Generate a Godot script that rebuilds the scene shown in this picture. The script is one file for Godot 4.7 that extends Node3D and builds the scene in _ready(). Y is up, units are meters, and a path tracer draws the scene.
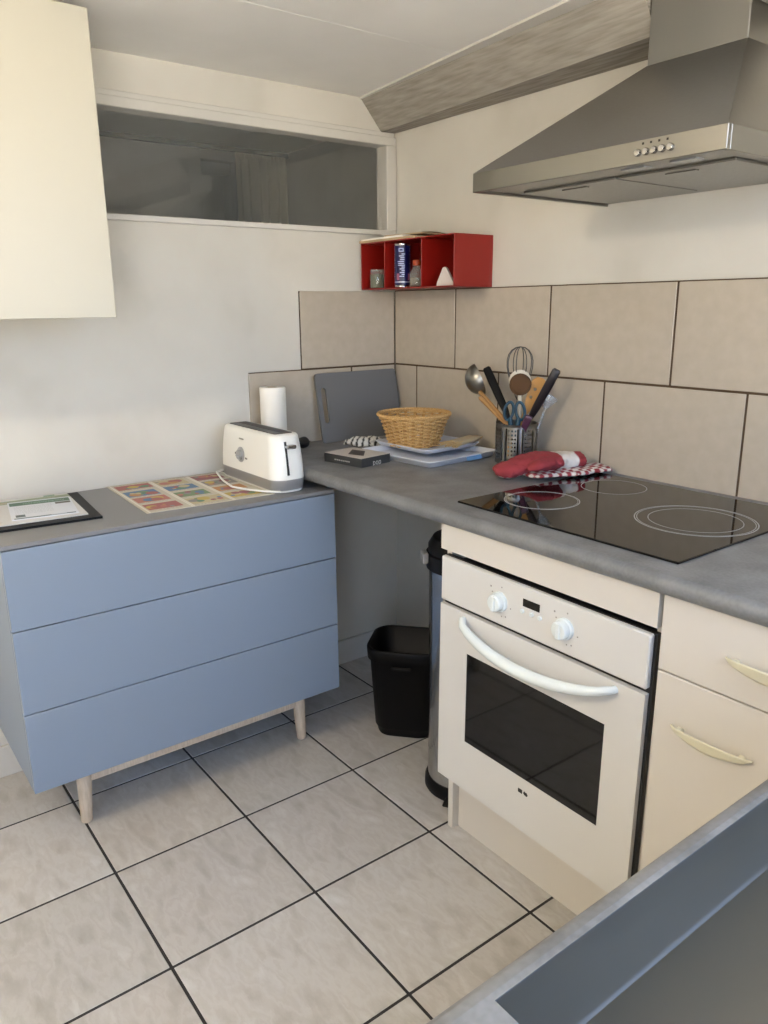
extends Node3D
# A small kitchen corner. x runs to the hob wall (x = 0), z runs from the glazed wall (z = 0) into the room, y is up; metres.

const CEIL := 2.05
const TOP := 0.90          # worktop height
const FRONT := -0.633      # base cabinet fronts
const DRESS := 0.841       # top of the chest of drawers
var M := {}
var taken := {}

func _ready():
	setup_view()
	make_materials()
	build_shell()
	build_transom_room()
	build_wall_tiles()
	build_beam()
	build_worktop()
	build_cabinets()
	build_oven()
	build_hob()
	build_hood()
	build_wall_cabinet()
	build_chest()
	build_sink()
	build_red_shelf()
	build_toaster()
	build_papers()
	build_bins()
	build_counter_things()
	build_utensils()
	build_mitts()

# ------------------------------------------------------------------ camera, sky, lamp
func setup_view():
	var cam := Camera3D.new()
	cam.name = "camera"
	cam.fov = 67.25
	cam.near = 0.02
	cam.far = 200.0
	add_child(cam)
	var b := Basis(Vector3.UP, -0.645) * Basis(Vector3.RIGHT, -0.2606) * Basis(Vector3.BACK, -0.0096)
	cam.transform = Transform3D(b, Vector3(-1.8151, 1.3636, 2.3339))
	cam.current = true
	var sky_m := ProceduralSkyMaterial.new()
	sky_m.sky_top_color = Color(0.57, 0.69, 0.87)
	sky_m.sky_horizon_color = Color(0.77, 0.84, 0.93)
	sky_m.ground_horizon_color = Color(0.71, 0.69, 0.66)
	sky_m.ground_bottom_color = Color(0.65, 0.63, 0.60)
	sky_m.sky_energy_multiplier = 3.4
	sky_m.ground_energy_multiplier = 5.2
	var sky := Sky.new()
	sky.sky_material = sky_m
	var e := Environment.new()
	e.background_mode = Environment.BG_SKY
	e.sky = sky
	e.ambient_light_source = Environment.AMBIENT_SOURCE_SKY
	e.tonemap_mode = Environment.TONE_MAPPER_LINEAR
	e.tonemap_exposure = 0.84
	e.sdfgi_enabled = true
	e.ssao_enabled = true
	e.ssil_enabled = true
	var we := WorldEnvironment.new()
	we.name = "environment"
	we.environment = e
	add_child(we)

# ------------------------------------------------------------------ bookkeeping
func numbered(called: String) -> String:
	if not taken.has(called):
		taken[called] = 0
		return called
	taken[called] += 1
	return "%s_%03d" % [called, taken[called]]

func thing(called: String, label: String, category: String, at := Vector3.ZERO, group := "") -> Node3D:
	var o := Node3D.new()
	o.name = numbered(called)
	add_child(o)
	o.position = at
	tag(o, label, category, group)
	return o

func tag(o: Node, label: String, category: String, group := ""):
	o.set_meta("label", label)
	o.set_meta("category", category)
	if group != "":
		o.set_meta("group", group)

func obj(called: String, s: SurfaceTool, m: Material, parent: Node = null) -> MeshInstance3D:
	s.generate_normals()
	return put(called, s.commit(), m, parent)

func put(called: String, mesh: Mesh, m: Material, parent: Node = null) -> MeshInstance3D:
	var o := MeshInstance3D.new()
	o.mesh = mesh
	o.material_override = m
	if parent == null:
		o.name = numbered(called)
		add_child(o)
	else:
		o.name = called
		parent.add_child(o, true)
	return o

func structure(called: String, s: SurfaceTool, m: Material) -> MeshInstance3D:
	var o := obj(called, s, m)
	o.set_meta("kind", "structure")
	return o

# ------------------------------------------------------------------ shapes
func begin() -> SurfaceTool:
	var s := SurfaceTool.new()
	s.begin(Mesh.PRIMITIVE_TRIANGLES)
	s.set_smooth_group(-1)
	return s

func tri(s: SurfaceTool, a: Vector3, b: Vector3, c: Vector3):   # counter-clockwise seen from outside
	s.add_vertex(a)
	s.add_vertex(c)
	s.add_vertex(b)

func poly(s: SurfaceTool, p: Array, out: Vector3):
	var n: Vector3 = (p[1] - p[0]).cross(p[2] - p[0])
	if n.dot(out) < 0.0:
		p.reverse()
	for i in range(1, p.size() - 1):
		tri(s, p[0], p[i], p[i + 1])

func cb(s: SurfaceTool, c: Vector3, size: Vector3, b := 0.0015, xf := Transform3D.IDENTITY):   # chamfered box
	var h := size * 0.5
	b = minf(b, minf(h.x, minf(h.y, h.z)) * 0.9)
	for ax in 3:
		var u := (ax + 1) % 3
		var v := (ax + 2) % 3
		for sg in [-1.0, 1.0]:
			var pts := []
			for q in [[-1.0, -1.0], [1.0, -1.0], [1.0, 1.0], [-1.0, 1.0]]:
				var p := Vector3.ZERO
				p[ax] = sg * h[ax]
				p[u] = q[0] * (h[u] - b)
				p[v] = q[1] * (h[v] - b)
				pts.append(xf * (c + p))
			var o := Vector3.ZERO
			o[ax] = sg
			poly(s, pts, xf.basis * o)
		for su in [-1.0, 1.0]:
			for sv in [-1.0, 1.0]:
				var pts := []
				for q in [[-1.0, 0], [1.0, 0], [1.0, 1], [-1.0, 1]]:
					var p := Vector3.ZERO
					p[ax] = q[0] * (h[ax] - b)
					p[u] = su * (h[u] - (b if q[1] == 1 else 0.0))
					p[v] = sv * (h[v] - (0.0 if q[1] == 1 else b))
					pts.append(xf * (c + p))
				var o := Vector3.ZERO
				o[u] = su
				o[v] = sv
				poly(s, pts, xf.basis * o)
	for sx in [-1.0, 1.0]:
		for sy in [-1.0, 1.0]:
			for sz in [-1.0, 1.0]:
				var o := Vector3(sx, sy, sz)
				poly(s, [xf * (c + o * Vector3(h.x, h.y - b, h.z - b)), xf * (c + o * Vector3(h.x - b, h.y, h.z - b)), xf * (c + o * Vector3(h.x - b, h.y - b, h.z))], xf.basis * o)

func span(s: SurfaceTool, a: Vector3, b: Vector3, bevel := 0.0015, xf := Transform3D.IDENTITY):   # box between two corners
	cb(s, (a + b) * 0.5, (b - a).abs(), bevel, xf)

func hexa(s: SurfaceTool, p: Array):   # p[0..3] one end going round, p[4..7] the other end
	var mid := Vector3.ZERO
	for q in p:
		mid += q / 8.0
	for f in [[0, 1, 2, 3], [4, 5, 6, 7], [0, 1, 5, 4], [1, 2, 6, 5], [2, 3, 7, 6], [3, 0, 4, 7]]:
		var c: Vector3 = (p[f[0]] + p[f[1]] + p[f[2]] + p[f[3]]) / 4.0
		poly(s, [p[f[0]], p[f[1]], p[f[2]], p[f[3]]], c - mid)

func lathe(s: SurfaceTool, prof: Array, n := 32, xf := Transform3D.IDENTITY):
	var g := 1
	for i in prof.size() - 1:
		if i > 0:
			var d0: Vector2 = prof[i] - prof[i - 1]
			var d1: Vector2 = prof[i + 1] - prof[i]
			if absf(d0.angle_to(d1)) > 0.6:
				g += 1
		s.set_smooth_group(g)
		for j in n:
			var t0 := TAU * j / n
			var t1 := TAU * (j + 1) / n
			var a := xf * Vector3(prof[i].x * cos(t0), prof[i].y, prof[i].x * sin(t0))
			var b := xf * Vector3(prof[i].x * cos(t1), prof[i].y, prof[i].x * sin(t1))
			var c := xf * Vector3(prof[i + 1].x * cos(t1), prof[i + 1].y, prof[i + 1].x * sin(t1))
			var d := xf * Vector3(prof[i + 1].x * cos(t0), prof[i + 1].y, prof[i + 1].x * sin(t0))
			if prof[i + 1].x > 1e-6:
				tri(s, a, d, c)
			if prof[i].x > 1e-6:
				tri(s, a, c, b)
	s.set_smooth_group(-1)

func tube(s: SurfaceTool, pts: Array, r, n := 8, closed := false):
	var m := pts.size()
	var rings := []
	var up := Vector3.UP
	for i in m:
		var a: Vector3 = pts[(i - 1 + m) % m] if (closed or i > 0) else pts[0]
		var b: Vector3 = pts[(i + 1) % m] if (closed or i < m - 1) else pts[m - 1]
		var t := (b - a).normalized()
		if absf(t.dot(up)) > 0.95 and i == 0:
			up = Vector3.RIGHT
		var x := up.cross(t).normalized()
		if i > 0:
			x = (up - t * up.dot(t)).normalized()
			up = x
		else:
			up = x
		var y := t.cross(x)
		var rr: float = r[i] if r is Array else r
		var ring := []
		for k in n:
			var an := TAU * k / n
			ring.append(pts[i] + (x * cos(an) + y * sin(an)) * rr)
		rings.append(ring)
	skin(s, rings, closed, not closed)

func skin(s: SurfaceTool, rings: Array, closed := false, caps := true):   # rings of equal size, each going round
	var n: int = rings[0].size()
	var m := rings.size()
	s.set_smooth_group(1)
	for i in (m if closed else m - 1):
		var p: Array = rings[i]
		var q: Array = rings[(i + 1) % m]
		for k in n:
			var l := (k + 1) % n
			tri(s, p[k], p[l], q[l])
			tri(s, p[k], q[l], q[k])
	s.set_smooth_group(-1)
	if caps:
		for w in [0, m - 1]:
			var c := Vector3.ZERO
			for v in rings[w]:
				c += v / n
			for k in n:
				var l := (k + 1) % n
				if w == 0:
					tri(s, c, rings[w][l], rings[w][k])
				else:
					tri(s, c, rings[w][k], rings[w][l])

func round_rect(hx: float, hz: float, r: float, k := 5) -> Array:   # outline going round, as Vector2
	var out := []
	for q in [[1, 1, 0], [-1, 1, 1], [-1, -1, 2], [1, -1, 3]]:
		for i in k + 1:
			var a: float = PI / 2 * (q[2] + float(i) / k)
			out.append(Vector2(q[0] * (hx - r) + r * cos(a), q[1] * (hz - r) + r * sin(a)))
	return out

func ring_at(o: Array, y: float, xf := Transform3D.IDENTITY) -> Array:
	var out := []
	for p in o:
		out.append(xf * Vector3(p.x, y, -p.y))
	return out

func prism(s: SurfaceTool, o: Array, y0: float, y1: float, xf := Transform3D.IDENTITY, b := 0.001):   # upright slab of any outline, edges softened
	var c := Vector2.ZERO
	for p in o:
		c += p / o.size()
	var ins := []
	var m := o.size()
	for i in m:
		var d0: Vector2 = (o[i] - o[(i - 1 + m) % m]).normalized()
		var d1: Vector2 = (o[(i + 1) % m] - o[i]).normalized()
		var nn := (Vector2(-d0.y, d0.x) + Vector2(-d1.y, d1.x)).normalized()
		ins.append(o[i] + nn * b)
	var packed := PackedVector2Array()
	for p in ins:
		packed.append(p)
	var idx := Geometry2D.triangulate_polygon(packed)
	for i in range(0, idx.size(), 3):
		for y in [y0, y1]:
			var t := []
			for k in 3:
				t.append(xf * Vector3(ins[idx[i + k]].x, y, -ins[idx[i + k]].y))
			poly(s, t, xf.basis * Vector3(0, 1 if y == y1 else -1, 0))
	var rings := [ring_at(ins, y0, xf), ring_at(o, y0 + b, xf), ring_at(o, y1 - b, xf), ring_at(ins, y1, xf)]
	for i in 3:
		for k in m:
			var l := (k + 1) % m
			tri(s, rings[i][k], rings[i][l], rings[i + 1][l])
			tri(s, rings[i][k], rings[i + 1][l], rings[i + 1][k])

func sheet(w: float, d: float, t: float, cut := Rect2(0, 0, 1, 1), bow := 0.0) -> SurfaceTool:   # a page lying in x-z with its print on top
	var s := begin()
	var n := 8
	for i in n:
		for j in 4:
			var q := []
			for k in [[0, 0], [1, 0], [1, 1], [0, 1]]:
				var u := float(i + k[0]) / n
				var v := float(j + k[1]) / 4.0
				q.append([Vector3((u - 0.5) * w, t + bow * sin(PI * u) * (0.6 + 0.4 * v), (v - 0.5) * d), Vector2(cut.position.x + cut.size.x * u, cut.position.y + cut.size.y * v)])
			for k in [0, 1, 2, 0, 2, 3]:
				s.set_uv(q[k][1])
				s.add_vertex(q[k][0])
	for f in [[Vector3(-w, 0, -d), Vector3(w, 0, -d)], [Vector3(w, 0, -d), Vector3(w, 0, d)], [Vector3(w, 0, d), Vector3(-w, 0, d)], [Vector3(-w, 0, d), Vector3(-w, 0, -d)]]:
		var a: Vector3 = f[0] * 0.5
		var b: Vector3 = f[1] * 0.5
		for p in [a, b, b + Vector3(0, t, 0), a, b + Vector3(0, t, 0), a + Vector3(0, t, 0)]:
			s.set_uv(cut.position + Vector2(0.002, 0.002))
			s.add_vertex(p)
	for p in [Vector3(-w, 0, -d), Vector3(w, 0, d), Vector3(w, 0, -d), Vector3(-w, 0, -d), Vector3(-w, 0, d), Vector3(w, 0, d)]:
		s.set_uv(cut.position + Vector2(0.002, 0.002))
		s.add_vertex(p * 0.5)
	return s

func blob(s: SurfaceTool, f: Callable, lo: Vector3, hi: Vector3, cell: float, paint = null):   # surface nets of a distance field
	var nx := int(ceil((hi.x - lo.x) / cell)) + 1
	var ny := int(ceil((hi.y - lo.y) / cell)) + 1
	var nz := int(ceil((hi.z - lo.z) / cell)) + 1
	var v := PackedFloat32Array()
	v.resize(nx * ny * nz)
	for i in nx:
		for j in ny:
			for k in nz:
				v[(i * ny + j) * nz + k] = f.call(lo + Vector3(i, j, k) * cell)
	var at := {}
	s.set_smooth_group(1)
	var corner := [[0, 0, 0], [1, 0, 0], [0, 1, 0], [1, 1, 0], [0, 0, 1], [1, 0, 1], [0, 1, 1], [1, 1, 1]]
	var edges := [[0, 1], [2, 3], [4, 5], [6, 7], [0, 2], [1, 3], [4, 6], [5, 7], [0, 4], [1, 5], [2, 6], [3, 7]]
	for i in nx - 1:
		for j in ny - 1:
			for k in nz - 1:
				var val := []
				var inside := 0
				for c in corner:
					var d := v[((i + c[0]) * ny + j + c[1]) * nz + k + c[2]]
					val.append(d)
					if d < 0.0:
						inside += 1
				if inside == 0 or inside == 8:
					continue
				var p := Vector3.ZERO
				var n := 0
				for e in edges:
					var a: float = val[e[0]]
					var b: float = val[e[1]]
					if (a < 0.0) != (b < 0.0):
						var t := a / (a - b)
						var ca := Vector3(corner[e[0]][0], corner[e[0]][1], corner[e[0]][2])
						var cc := Vector3(corner[e[1]][0], corner[e[1]][1], corner[e[1]][2])
						p += ca.lerp(cc, t)
						n += 1
				at[(i * ny + j) * nz + k] = lo + (Vector3(i, j, k) + p / n) * cell
	for i in range(1, nx - 1):
		for j in range(1, ny - 1):
			for k in range(1, nz - 1):
				var a := v[(i * ny + j) * nz + k]
				for ax in 3:
					var o := [0, 0, 0]
					o[ax] = 1
					var b := v[((i + o[0]) * ny + j + o[1]) * nz + k + o[2]]
					if (a < 0.0) == (b < 0.0):
						continue
					var u := (ax + 1) % 3
					var w := (ax + 2) % 3
					var q := []
					for d in [[0, 0], [-1, 0], [-1, -1], [0, -1]]:
						var c := [i, j, k]
						c[u] += d[0]
						c[w] += d[1]
						q.append(at[(c[0] * ny + c[1]) * nz + c[2]])
					var out := Vector3(o[0], o[1], o[2]) * (1.0 if a < 0.0 else -1.0)
					if (q[1] - q[0]).cross(q[2] - q[0]).dot(out) < 0.0:
						q.reverse()
					for t in [0, 2, 1, 0, 3, 2]:
						if paint != null:
							s.set_color(paint.call(q[t]))
						s.add_vertex(q[t])
	s.set_smooth_group(-1)

func capsule(p: Vector3, a: Vector3, b: Vector3, ra: float, rb: float) -> float:
	var d := b - a
	var t := clampf((p - a).dot(d) / d.length_squared(), 0.0, 1.0)
	return p.distance_to(a + d * t) - lerpf(ra, rb, t)

func smin(a: float, b: float, k: float) -> float:
	var h := clampf(0.5 + 0.5 * (b - a) / k, 0.0, 1.0)
	return lerpf(b, a, h) - k * h * (1.0 - h)

func lettering(called: String, words: String, height: float, m: Material, parent: Node, at: Vector3, turn: Basis):
	var t := TextMesh.new()
	var f := SystemFont.new()
	f.font_names = PackedStringArray(["Droid Sans"])
	t.font = f
	t.text = words
	t.font_size = 32
	t.pixel_size = height / 24.0
	t.depth = 0.0004
	var o := put(called, t, m, parent)
	o.transform = Transform3D(turn, at)

# ------------------------------------------------------------------ materials
func mat(c: Color, rough := 0.6, metal := 0.0) -> StandardMaterial3D:
	var m := StandardMaterial3D.new()
	m.albedo_color = c
	m.roughness = rough
	m.metallic = metal
	return m

func glass(c: Color, alpha: float, rough := 0.02) -> StandardMaterial3D:
	var m := mat(Color(c.r, c.g, c.b, alpha), rough)
	m.transparency = BaseMaterial3D.TRANSPARENCY_ALPHA
	return m

func noise_image(size: int, seed_: int, freq: float, octaves: int) -> Image:
	var n := FastNoiseLite.new()
	n.seed = seed_
	n.noise_type = FastNoiseLite.TYPE_SIMPLEX_SMOOTH
	n.frequency = freq
	n.fractal_octaves = octaves
	return n.get_seamless_image(size, size)

func ramp_texture(img: Image, stops: Array, img2: Image = null, mix2 := 0.0) -> ImageTexture:
	var g := Gradient.new()
	g.offsets = PackedFloat32Array(stops.map(func(a): return a[0]))
	g.colors = PackedColorArray(stops.map(func(a): return a[1]))
	var w := img.get_width()
	var out := Image.create(w, w, true, Image.FORMAT_RGB8)
	for y in w:
		for x in w:
			var t := img.get_pixel(x, y).r
			if img2 != null:
				t = lerpf(t, img2.get_pixel(x, y).r, mix2)
			out.set_pixel(x, y, g.sample(t))
	return ImageTexture.create_from_image(out)

func bump_texture(img: Image, strength: float) -> ImageTexture:
	var b := Image.create(img.get_width(), img.get_height(), false, Image.FORMAT_RGBA8)
	b.copy_from(img)
	b.convert(Image.FORMAT_RGBA8)
	b.bump_map_to_normal_map(strength)
	return ImageTexture.create_from_image(b)

func tri_map(m: StandardMaterial3D, scale: Vector3, world := true, offset := Vector3.ZERO):
	m.uv1_triplanar = true
	m.uv1_world_triplanar = world
	m.uv1_scale = scale
	m.uv1_offset = offset

func make_materials():
	var coarse := noise_image(256, 3, 0.012, 4)
	var fine := noise_image(256, 8, 0.06, 3)
	var grainy := noise_image(256, 21, 0.2, 2)
	var plaster_bump := bump_texture(coarse, 2.0)
	# painted plaster: flat colour, a little unevenness, faint scuffs
	var wall := mat(Color.WHITE, 0.75)
	wall.albedo_texture = ramp_texture(coarse, [[0.0, Color(0.755, 0.74, 0.70)], [0.35, Color(0.785, 0.771, 0.735)], [1.0, Color(0.805, 0.793, 0.758)]])
	wall.normal_enabled = true
	wall.normal_texture = plaster_bump
	wall.normal_scale = 0.25
	tri_map(wall, Vector3.ONE * 0.8)
	M.wall = wall
	var ceil := mat(Color.WHITE, 0.85)
	ceil.albedo_texture = ramp_texture(coarse, [[0.0, Color(0.89, 0.885, 0.87)], [1.0, Color(0.925, 0.92, 0.905)]])
	ceil.normal_enabled = true
	ceil.normal_texture = plaster_bump
	ceil.normal_scale = 0.2
	tri_map(ceil, Vector3.ONE * 0.7)
	M.ceiling = ceil
	M.white_paint = mat(Color(0.78, 0.77, 0.745), 0.45)
	# beige wall tile, satin glaze
	var wt := mat(Color.WHITE, 0.38)
	wt.albedo_texture = ramp_texture(fine, [[0.0, Color(0.68, 0.64, 0.58)], [1.0, Color(0.71, 0.672, 0.612)]])
	tri_map(wt, Vector3.ONE * 1.3)
	M.wall_tile = wt
	M.grout = mat(Color(0.30, 0.235, 0.165), 0.9)
	M.floor_grout = mat(Color(0.17, 0.165, 0.165), 0.9)
	# marbled floor tile, four cuts of the same stone print
	var warp := FastNoiseLite.new()
	warp.seed = 5
	warp.frequency = 0.011
	warp.fractal_octaves = 5
	warp.domain_warp_enabled = true
	warp.domain_warp_amplitude = 26.0
	warp.domain_warp_frequency = 0.02
	var marble := warp.get_seamless_image(512, 512)
	var marble_tex := ramp_texture(marble, [[0.0, Color(0.655, 0.635, 0.61)], [0.32, Color(0.71, 0.695, 0.675)], [0.5, Color(0.745, 0.735, 0.72)], [0.62, Color(0.715, 0.70, 0.68)], [1.0, Color(0.79, 0.785, 0.775)]])
	M.floor_tiles = []
	for k in 4:
		var ft := mat([Color(1, 1, 1), Color(0.97, 0.965, 0.96), Color(1.0, 0.99, 0.975), Color(0.955, 0.955, 0.95)][k], 0.34)
		ft.albedo_texture = marble_tex
		tri_map(ft, Vector3(2.6, 1.7, 1.1), true, Vector3(0.37 * k, 0, 0.21 * k))
		M.floor_tiles.append(ft)
	# grey laminate worktop, cloudy
	var wk := mat(Color.WHITE, 0.42)
	wk.albedo_texture = ramp_texture(coarse, [[0.2, Color(0.39, 0.395, 0.40)], [0.5, Color(0.455, 0.46, 0.465)], [0.8, Color(0.51, 0.515, 0.52)]], grainy, 0.35)
	tri_map(wk, Vector3.ONE * 2.2)
	M.worktop = wk
	M.cream = mat(Color(0.81, 0.79, 0.755), 0.4)
	M.cream_handle = mat(Color(0.86, 0.84, 0.74), 0.3)
	M.wall_cabinet = mat(Color(0.70, 0.69, 0.64), 0.4)
	M.chest = mat(Color(0.48, 0.53, 0.595), 0.38)
	M.chest_top = mat(Color(0.46, 0.465, 0.475), 0.42)
	M.steel_and_slot_shade = mat(Color(0.09, 0.09, 0.10), 0.5)  # black oven metal, also the painted shade of the toaster slots
	# pale oak legs
	var oak := mat(Color.WHITE, 0.6)
	oak.albedo_texture = ramp_texture(fine, [[0.0, Color(0.74, 0.66, 0.56)], [1.0, Color(0.85, 0.78, 0.69)]])
	tri_map(oak, Vector3(9, 1.2, 9), false)
	M.oak = oak
	# greyed beam, long grain
	var beam := mat(Color.WHITE, 0.75)
	beam.albedo_texture = ramp_texture(noise_image(256, 14, 0.03, 5), [[0.15, Color(0.50, 0.48, 0.445)], [0.5, Color(0.585, 0.565, 0.53)], [0.85, Color(0.64, 0.62, 0.59)]])
	beam.normal_enabled = true
	beam.normal_texture = bump_texture(noise_image(256, 14, 0.03, 5), 4.0)
	beam.normal_scale = 0.35
	tri_map(beam, Vector3(7.0, 14.0, 0.8))
	M.beam = beam
	# brushed steel
	var steel := mat(Color(0.57, 0.565, 0.55), 0.33, 1.0)
	var streak := noise_image(256, 31, 0.15, 2)
	steel.roughness_texture = ramp_texture(streak, [[0.0, Color(0.75, 0.75, 0.75)], [1.0, Color(1, 1, 1)]])
	steel.roughness = 0.38
	tri_map(steel, Vector3(6, 60, 1.5))
	M.steel = steel
	M.polished = mat(Color(0.70, 0.70, 0.70), 0.16, 1.0)
	M.sink_grey = mat(Color(0.32, 0.305, 0.27), 0.36)
	M.dark_steel = mat(Color(0.33, 0.33, 0.33), 0.4, 1.0)
	M.silver_plastic = mat(Color(0.60, 0.605, 0.61), 0.28, 0.35)
	M.white_enamel = mat(Color(0.815, 0.81, 0.795), 0.28)
	M.white_plastic = mat(Color(0.88, 0.88, 0.86), 0.32)
	M.cool_white = mat(Color(0.86, 0.89, 0.89), 0.25)
	M.black_plastic = mat(Color(0.045, 0.046, 0.055), 0.5)
	M.black_plastic.metallic_specular = 0.3
	M.black_rubber = mat(Color(0.04, 0.04, 0.045), 0.6)
	M.black_glass = mat(Color(0.018, 0.018, 0.018), 0.035)
	M.oven_glass = mat(Color(0.022, 0.024, 0.024), 0.05)
	M.print_white = mat(Color(0.62, 0.62, 0.62), 0.4)
	M.print_dark = mat(Color(0.10, 0.10, 0.10), 0.5)
	M.print_grey = mat(Color(0.55, 0.54, 0.52), 0.5)
	M.red = mat(Color(0.52, 0.075, 0.04), 0.40)
	M.board = mat(Color(0.40, 0.405, 0.41), 0.5)
	M.paper = mat(Color(0.90, 0.89, 0.86), 0.9)
	M.kraft = mat(Color(0.70, 0.62, 0.50), 0.85)
	M.dark_card = mat(Color(0.20, 0.205, 0.205), 0.6)
	M.tray = mat(Color(0.80, 0.815, 0.85), 0.35)
	M.clear = glass(Color(0.9, 0.93, 0.92), 0.12)
	M.pane = glass(Color(0.9, 0.93, 0.92), 0.04)
	var wicker := mat(Color.WHITE, 0.65)
	wicker.albedo_texture = ramp_texture(fine, [[0.1, Color(0.62, 0.46, 0.25)], [0.5, Color(0.77, 0.62, 0.39)], [0.9, Color(0.86, 0.73, 0.52)]])
	tri_map(wicker, Vector3.ONE * 14.0)
	M.wicker = wicker
	M.wicker_dark = mat(Color(0.66, 0.50, 0.28), 0.65)
	M.pale_wood = mat(Color(0.62, 0.46, 0.27), 0.6)
	M.dark_wood = mat(Color(0.30, 0.19, 0.10), 0.6)
	M.straw = mat(Color(0.76, 0.65, 0.46), 0.7)
	M.teal = mat(Color(0.02, 0.22, 0.30), 0.35)
	M.purple = mat(Color(0.30, 0.18, 0.26), 0.3)
	M.curtain = mat(Color(0.86, 0.83, 0.74), 0.9)
	M.curtain.backlight_enabled = true
	M.curtain.backlight = Color(0.25, 0.24, 0.2)
	var cloth := mat(Color.WHITE, 0.95)
	cloth.vertex_color_use_as_albedo = true
	M.cloth = cloth
	var lamp := mat(Color(1, 0.96, 0.88), 0.4)
	lamp.emission_enabled = true
	lamp.emission = Color(1.0, 0.925, 0.81)
	lamp.emission_energy_multiplier = 4.0
	M.lamp = lamp

# ------------------------------------------------------------------ room
const LEFT := -3.0
const NEAR := 2.625
const PITCH := 0.3614

func build_shell():
	# floor: dark joint bed with single tiles set in it
	var s := begin()
	span(s, Vector3(LEFT - 0.2, -0.12, -0.15), Vector3(0.15, -0.0014, NEAR + 0.2), 0.0)
	var floor_ := structure("floor", s, M.floor_grout)
	var rng := RandomNumberGenerator.new()
	rng.seed = 4
	var whole: Mesh = null
	var g := 0.0034
	for i in range(-6, 3):
		for j in range(-1, 12):
			var x0 := maxf(-1.0165 + PITCH * i, LEFT - 0.01)
			var x1 := minf(-1.0165 + PITCH * (i + 1), 0.0)
			var z0 := maxf(0.2584 + PITCH * j, -0.01)
			var z1 := minf(0.2584 + PITCH * (j + 1), NEAR + 0.01)
			if x1 - x0 < 0.02 or z1 - z0 < 0.02:
				continue
			var full := x1 - x0 > PITCH - 0.001 and z1 - z0 > PITCH - 0.001
			var mesh: Mesh
			if full and whole != null:
				mesh = whole
			else:
				var t := begin()
				cb(t, Vector3(0, -0.004, 0), Vector3(x1 - x0 - 2 * g, 0.008, z1 - z0 - 2 * g), 0.0012)
				t.generate_normals()
				mesh = t.commit()
				if full:
					whole = mesh
			var o := put("tile", mesh, M.floor_tiles[rng.randi() % 4], floor_)
			o.position = Vector3((x0 + x1) / 2, 0, (z0 + z1) / 2)
	# ceiling boards butt-jointed, over a slab
	s = begin()
	span(s, Vector3(LEFT - 0.2, CEIL + 0.012, -0.15), Vector3(0.2, CEIL + 0.14, NEAR + 0.2), 0.0)
	var c := structure("ceiling", s, M.ceiling)
	var cut := [-0.01, 0.525, 1.745, NEAR + 0.01]
	for i in 3:
		for r in [[LEFT - 0.01, -1.4], [-1.4, 0.01]]:
			s = begin()
			span(s, Vector3(r[0] + 0.0006, CEIL, cut[i] + 0.0006), Vector3(r[1] - 0.0006, CEIL + 0.0125, cut[i + 1] - 0.0006), 0.001)
			obj("panel", s, M.ceiling, c)
	# wall behind the chest, with the glazed opening near the ceiling
	s = begin()
	var wx0 := -1.45
	var wx1 := -0.036
	span(s, Vector3(LEFT - 0.12, -0.1, -0.054), Vector3(1.6, 1.628, -0.009), 0.0)
	span(s, Vector3(LEFT - 0.12, 1.908, -0.054), Vector3(1.6, 2.62, -0.009), 0.0)
	span(s, Vector3(LEFT - 0.12, 1.628, -0.054), Vector3(wx0, 1.908, -0.009), 0.0)
	span(s, Vector3(wx1, 1.628, -0.054), Vector3(1.6, 1.908, -0.009), 0.0)
	structure("wall_back", s, M.wall)
	s = begin()
	span(s, Vector3(0.009, -0.1, -0.009), Vector3(0.13, CEIL + 0.1, NEAR + 0.12), 0.0)
	structure("wall_right", s, M.wall)
	s = begin()
	span(s, Vector3(LEFT - 0.12, -0.1, -0.009), Vector3(LEFT, CEIL + 0.1, NEAR + 0.12), 0.0)
	structure("wall_left", s, M.wall)
	# near wall behind the camera: window over the sink, glazed back door beside the worktop end
	s = begin()
	var dx0 := -2.85
	var dx1 := -1.95
	var nx0 := -1.62
	var nx1 := -0.32
	span(s, Vector3(LEFT - 0.12, -0.1, NEAR), Vector3(dx0, CEIL + 0.1, NEAR + 0.12), 0.0)
	span(s, Vector3(dx0, 1.98, NEAR), Vector3(dx1, CEIL + 0.1, NEAR + 0.12), 0.0)
	span(s, Vector3(dx1, -0.1, NEAR), Vector3(nx0, CEIL + 0.1, NEAR + 0.12), 0.0)
	span(s, Vector3(nx0, -0.1, NEAR), Vector3(nx1, 1.0, NEAR + 0.12), 0.0)
	span(s, Vector3(nx0, 1.95, NEAR), Vector3(nx1, CEIL + 0.1, NEAR + 0.12), 0.0)
	span(s, Vector3(nx1, -0.1, NEAR), Vector3(0.13, CEIL + 0.1, NEAR + 0.12), 0.0)
	structure("wall_near", s, M.wall)
	glazing("window_2", Vector3((nx0 + nx1) / 2, 1.0, NEAR + 0.06), Vector2(nx1 - nx0, 0.95), 0.0, 2, 0.05)
	glazing("door_1", Vector3((dx0 + dx1) / 2, 0.0, NEAR + 0.06), Vector2(dx1 - dx0, 1.98), 0.0, 1, 0.09)
	# tiled skirting
	s = begin()
	span(s, Vector3(LEFT, 0.0, -0.009), Vector3(0.0, 0.098, 0.004), 0.002)
	structure("baseboard_back", s, M.white_paint)
	s = begin()
	span(s, Vector3(-0.004, 0.0, 0.004), Vector3(0.009, 0.098, 0.99), 0.002)
	structure("baseboard_right", s, M.white_paint)
	# ceiling lamp, up and to the left of the view
	var l := thing("ceiling_lamp", "round white glass ceiling lamp, lit, above the middle of the kitchen", "lamp", Vector3(-2.6, CEIL, 1.15))
	s = begin()
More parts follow.
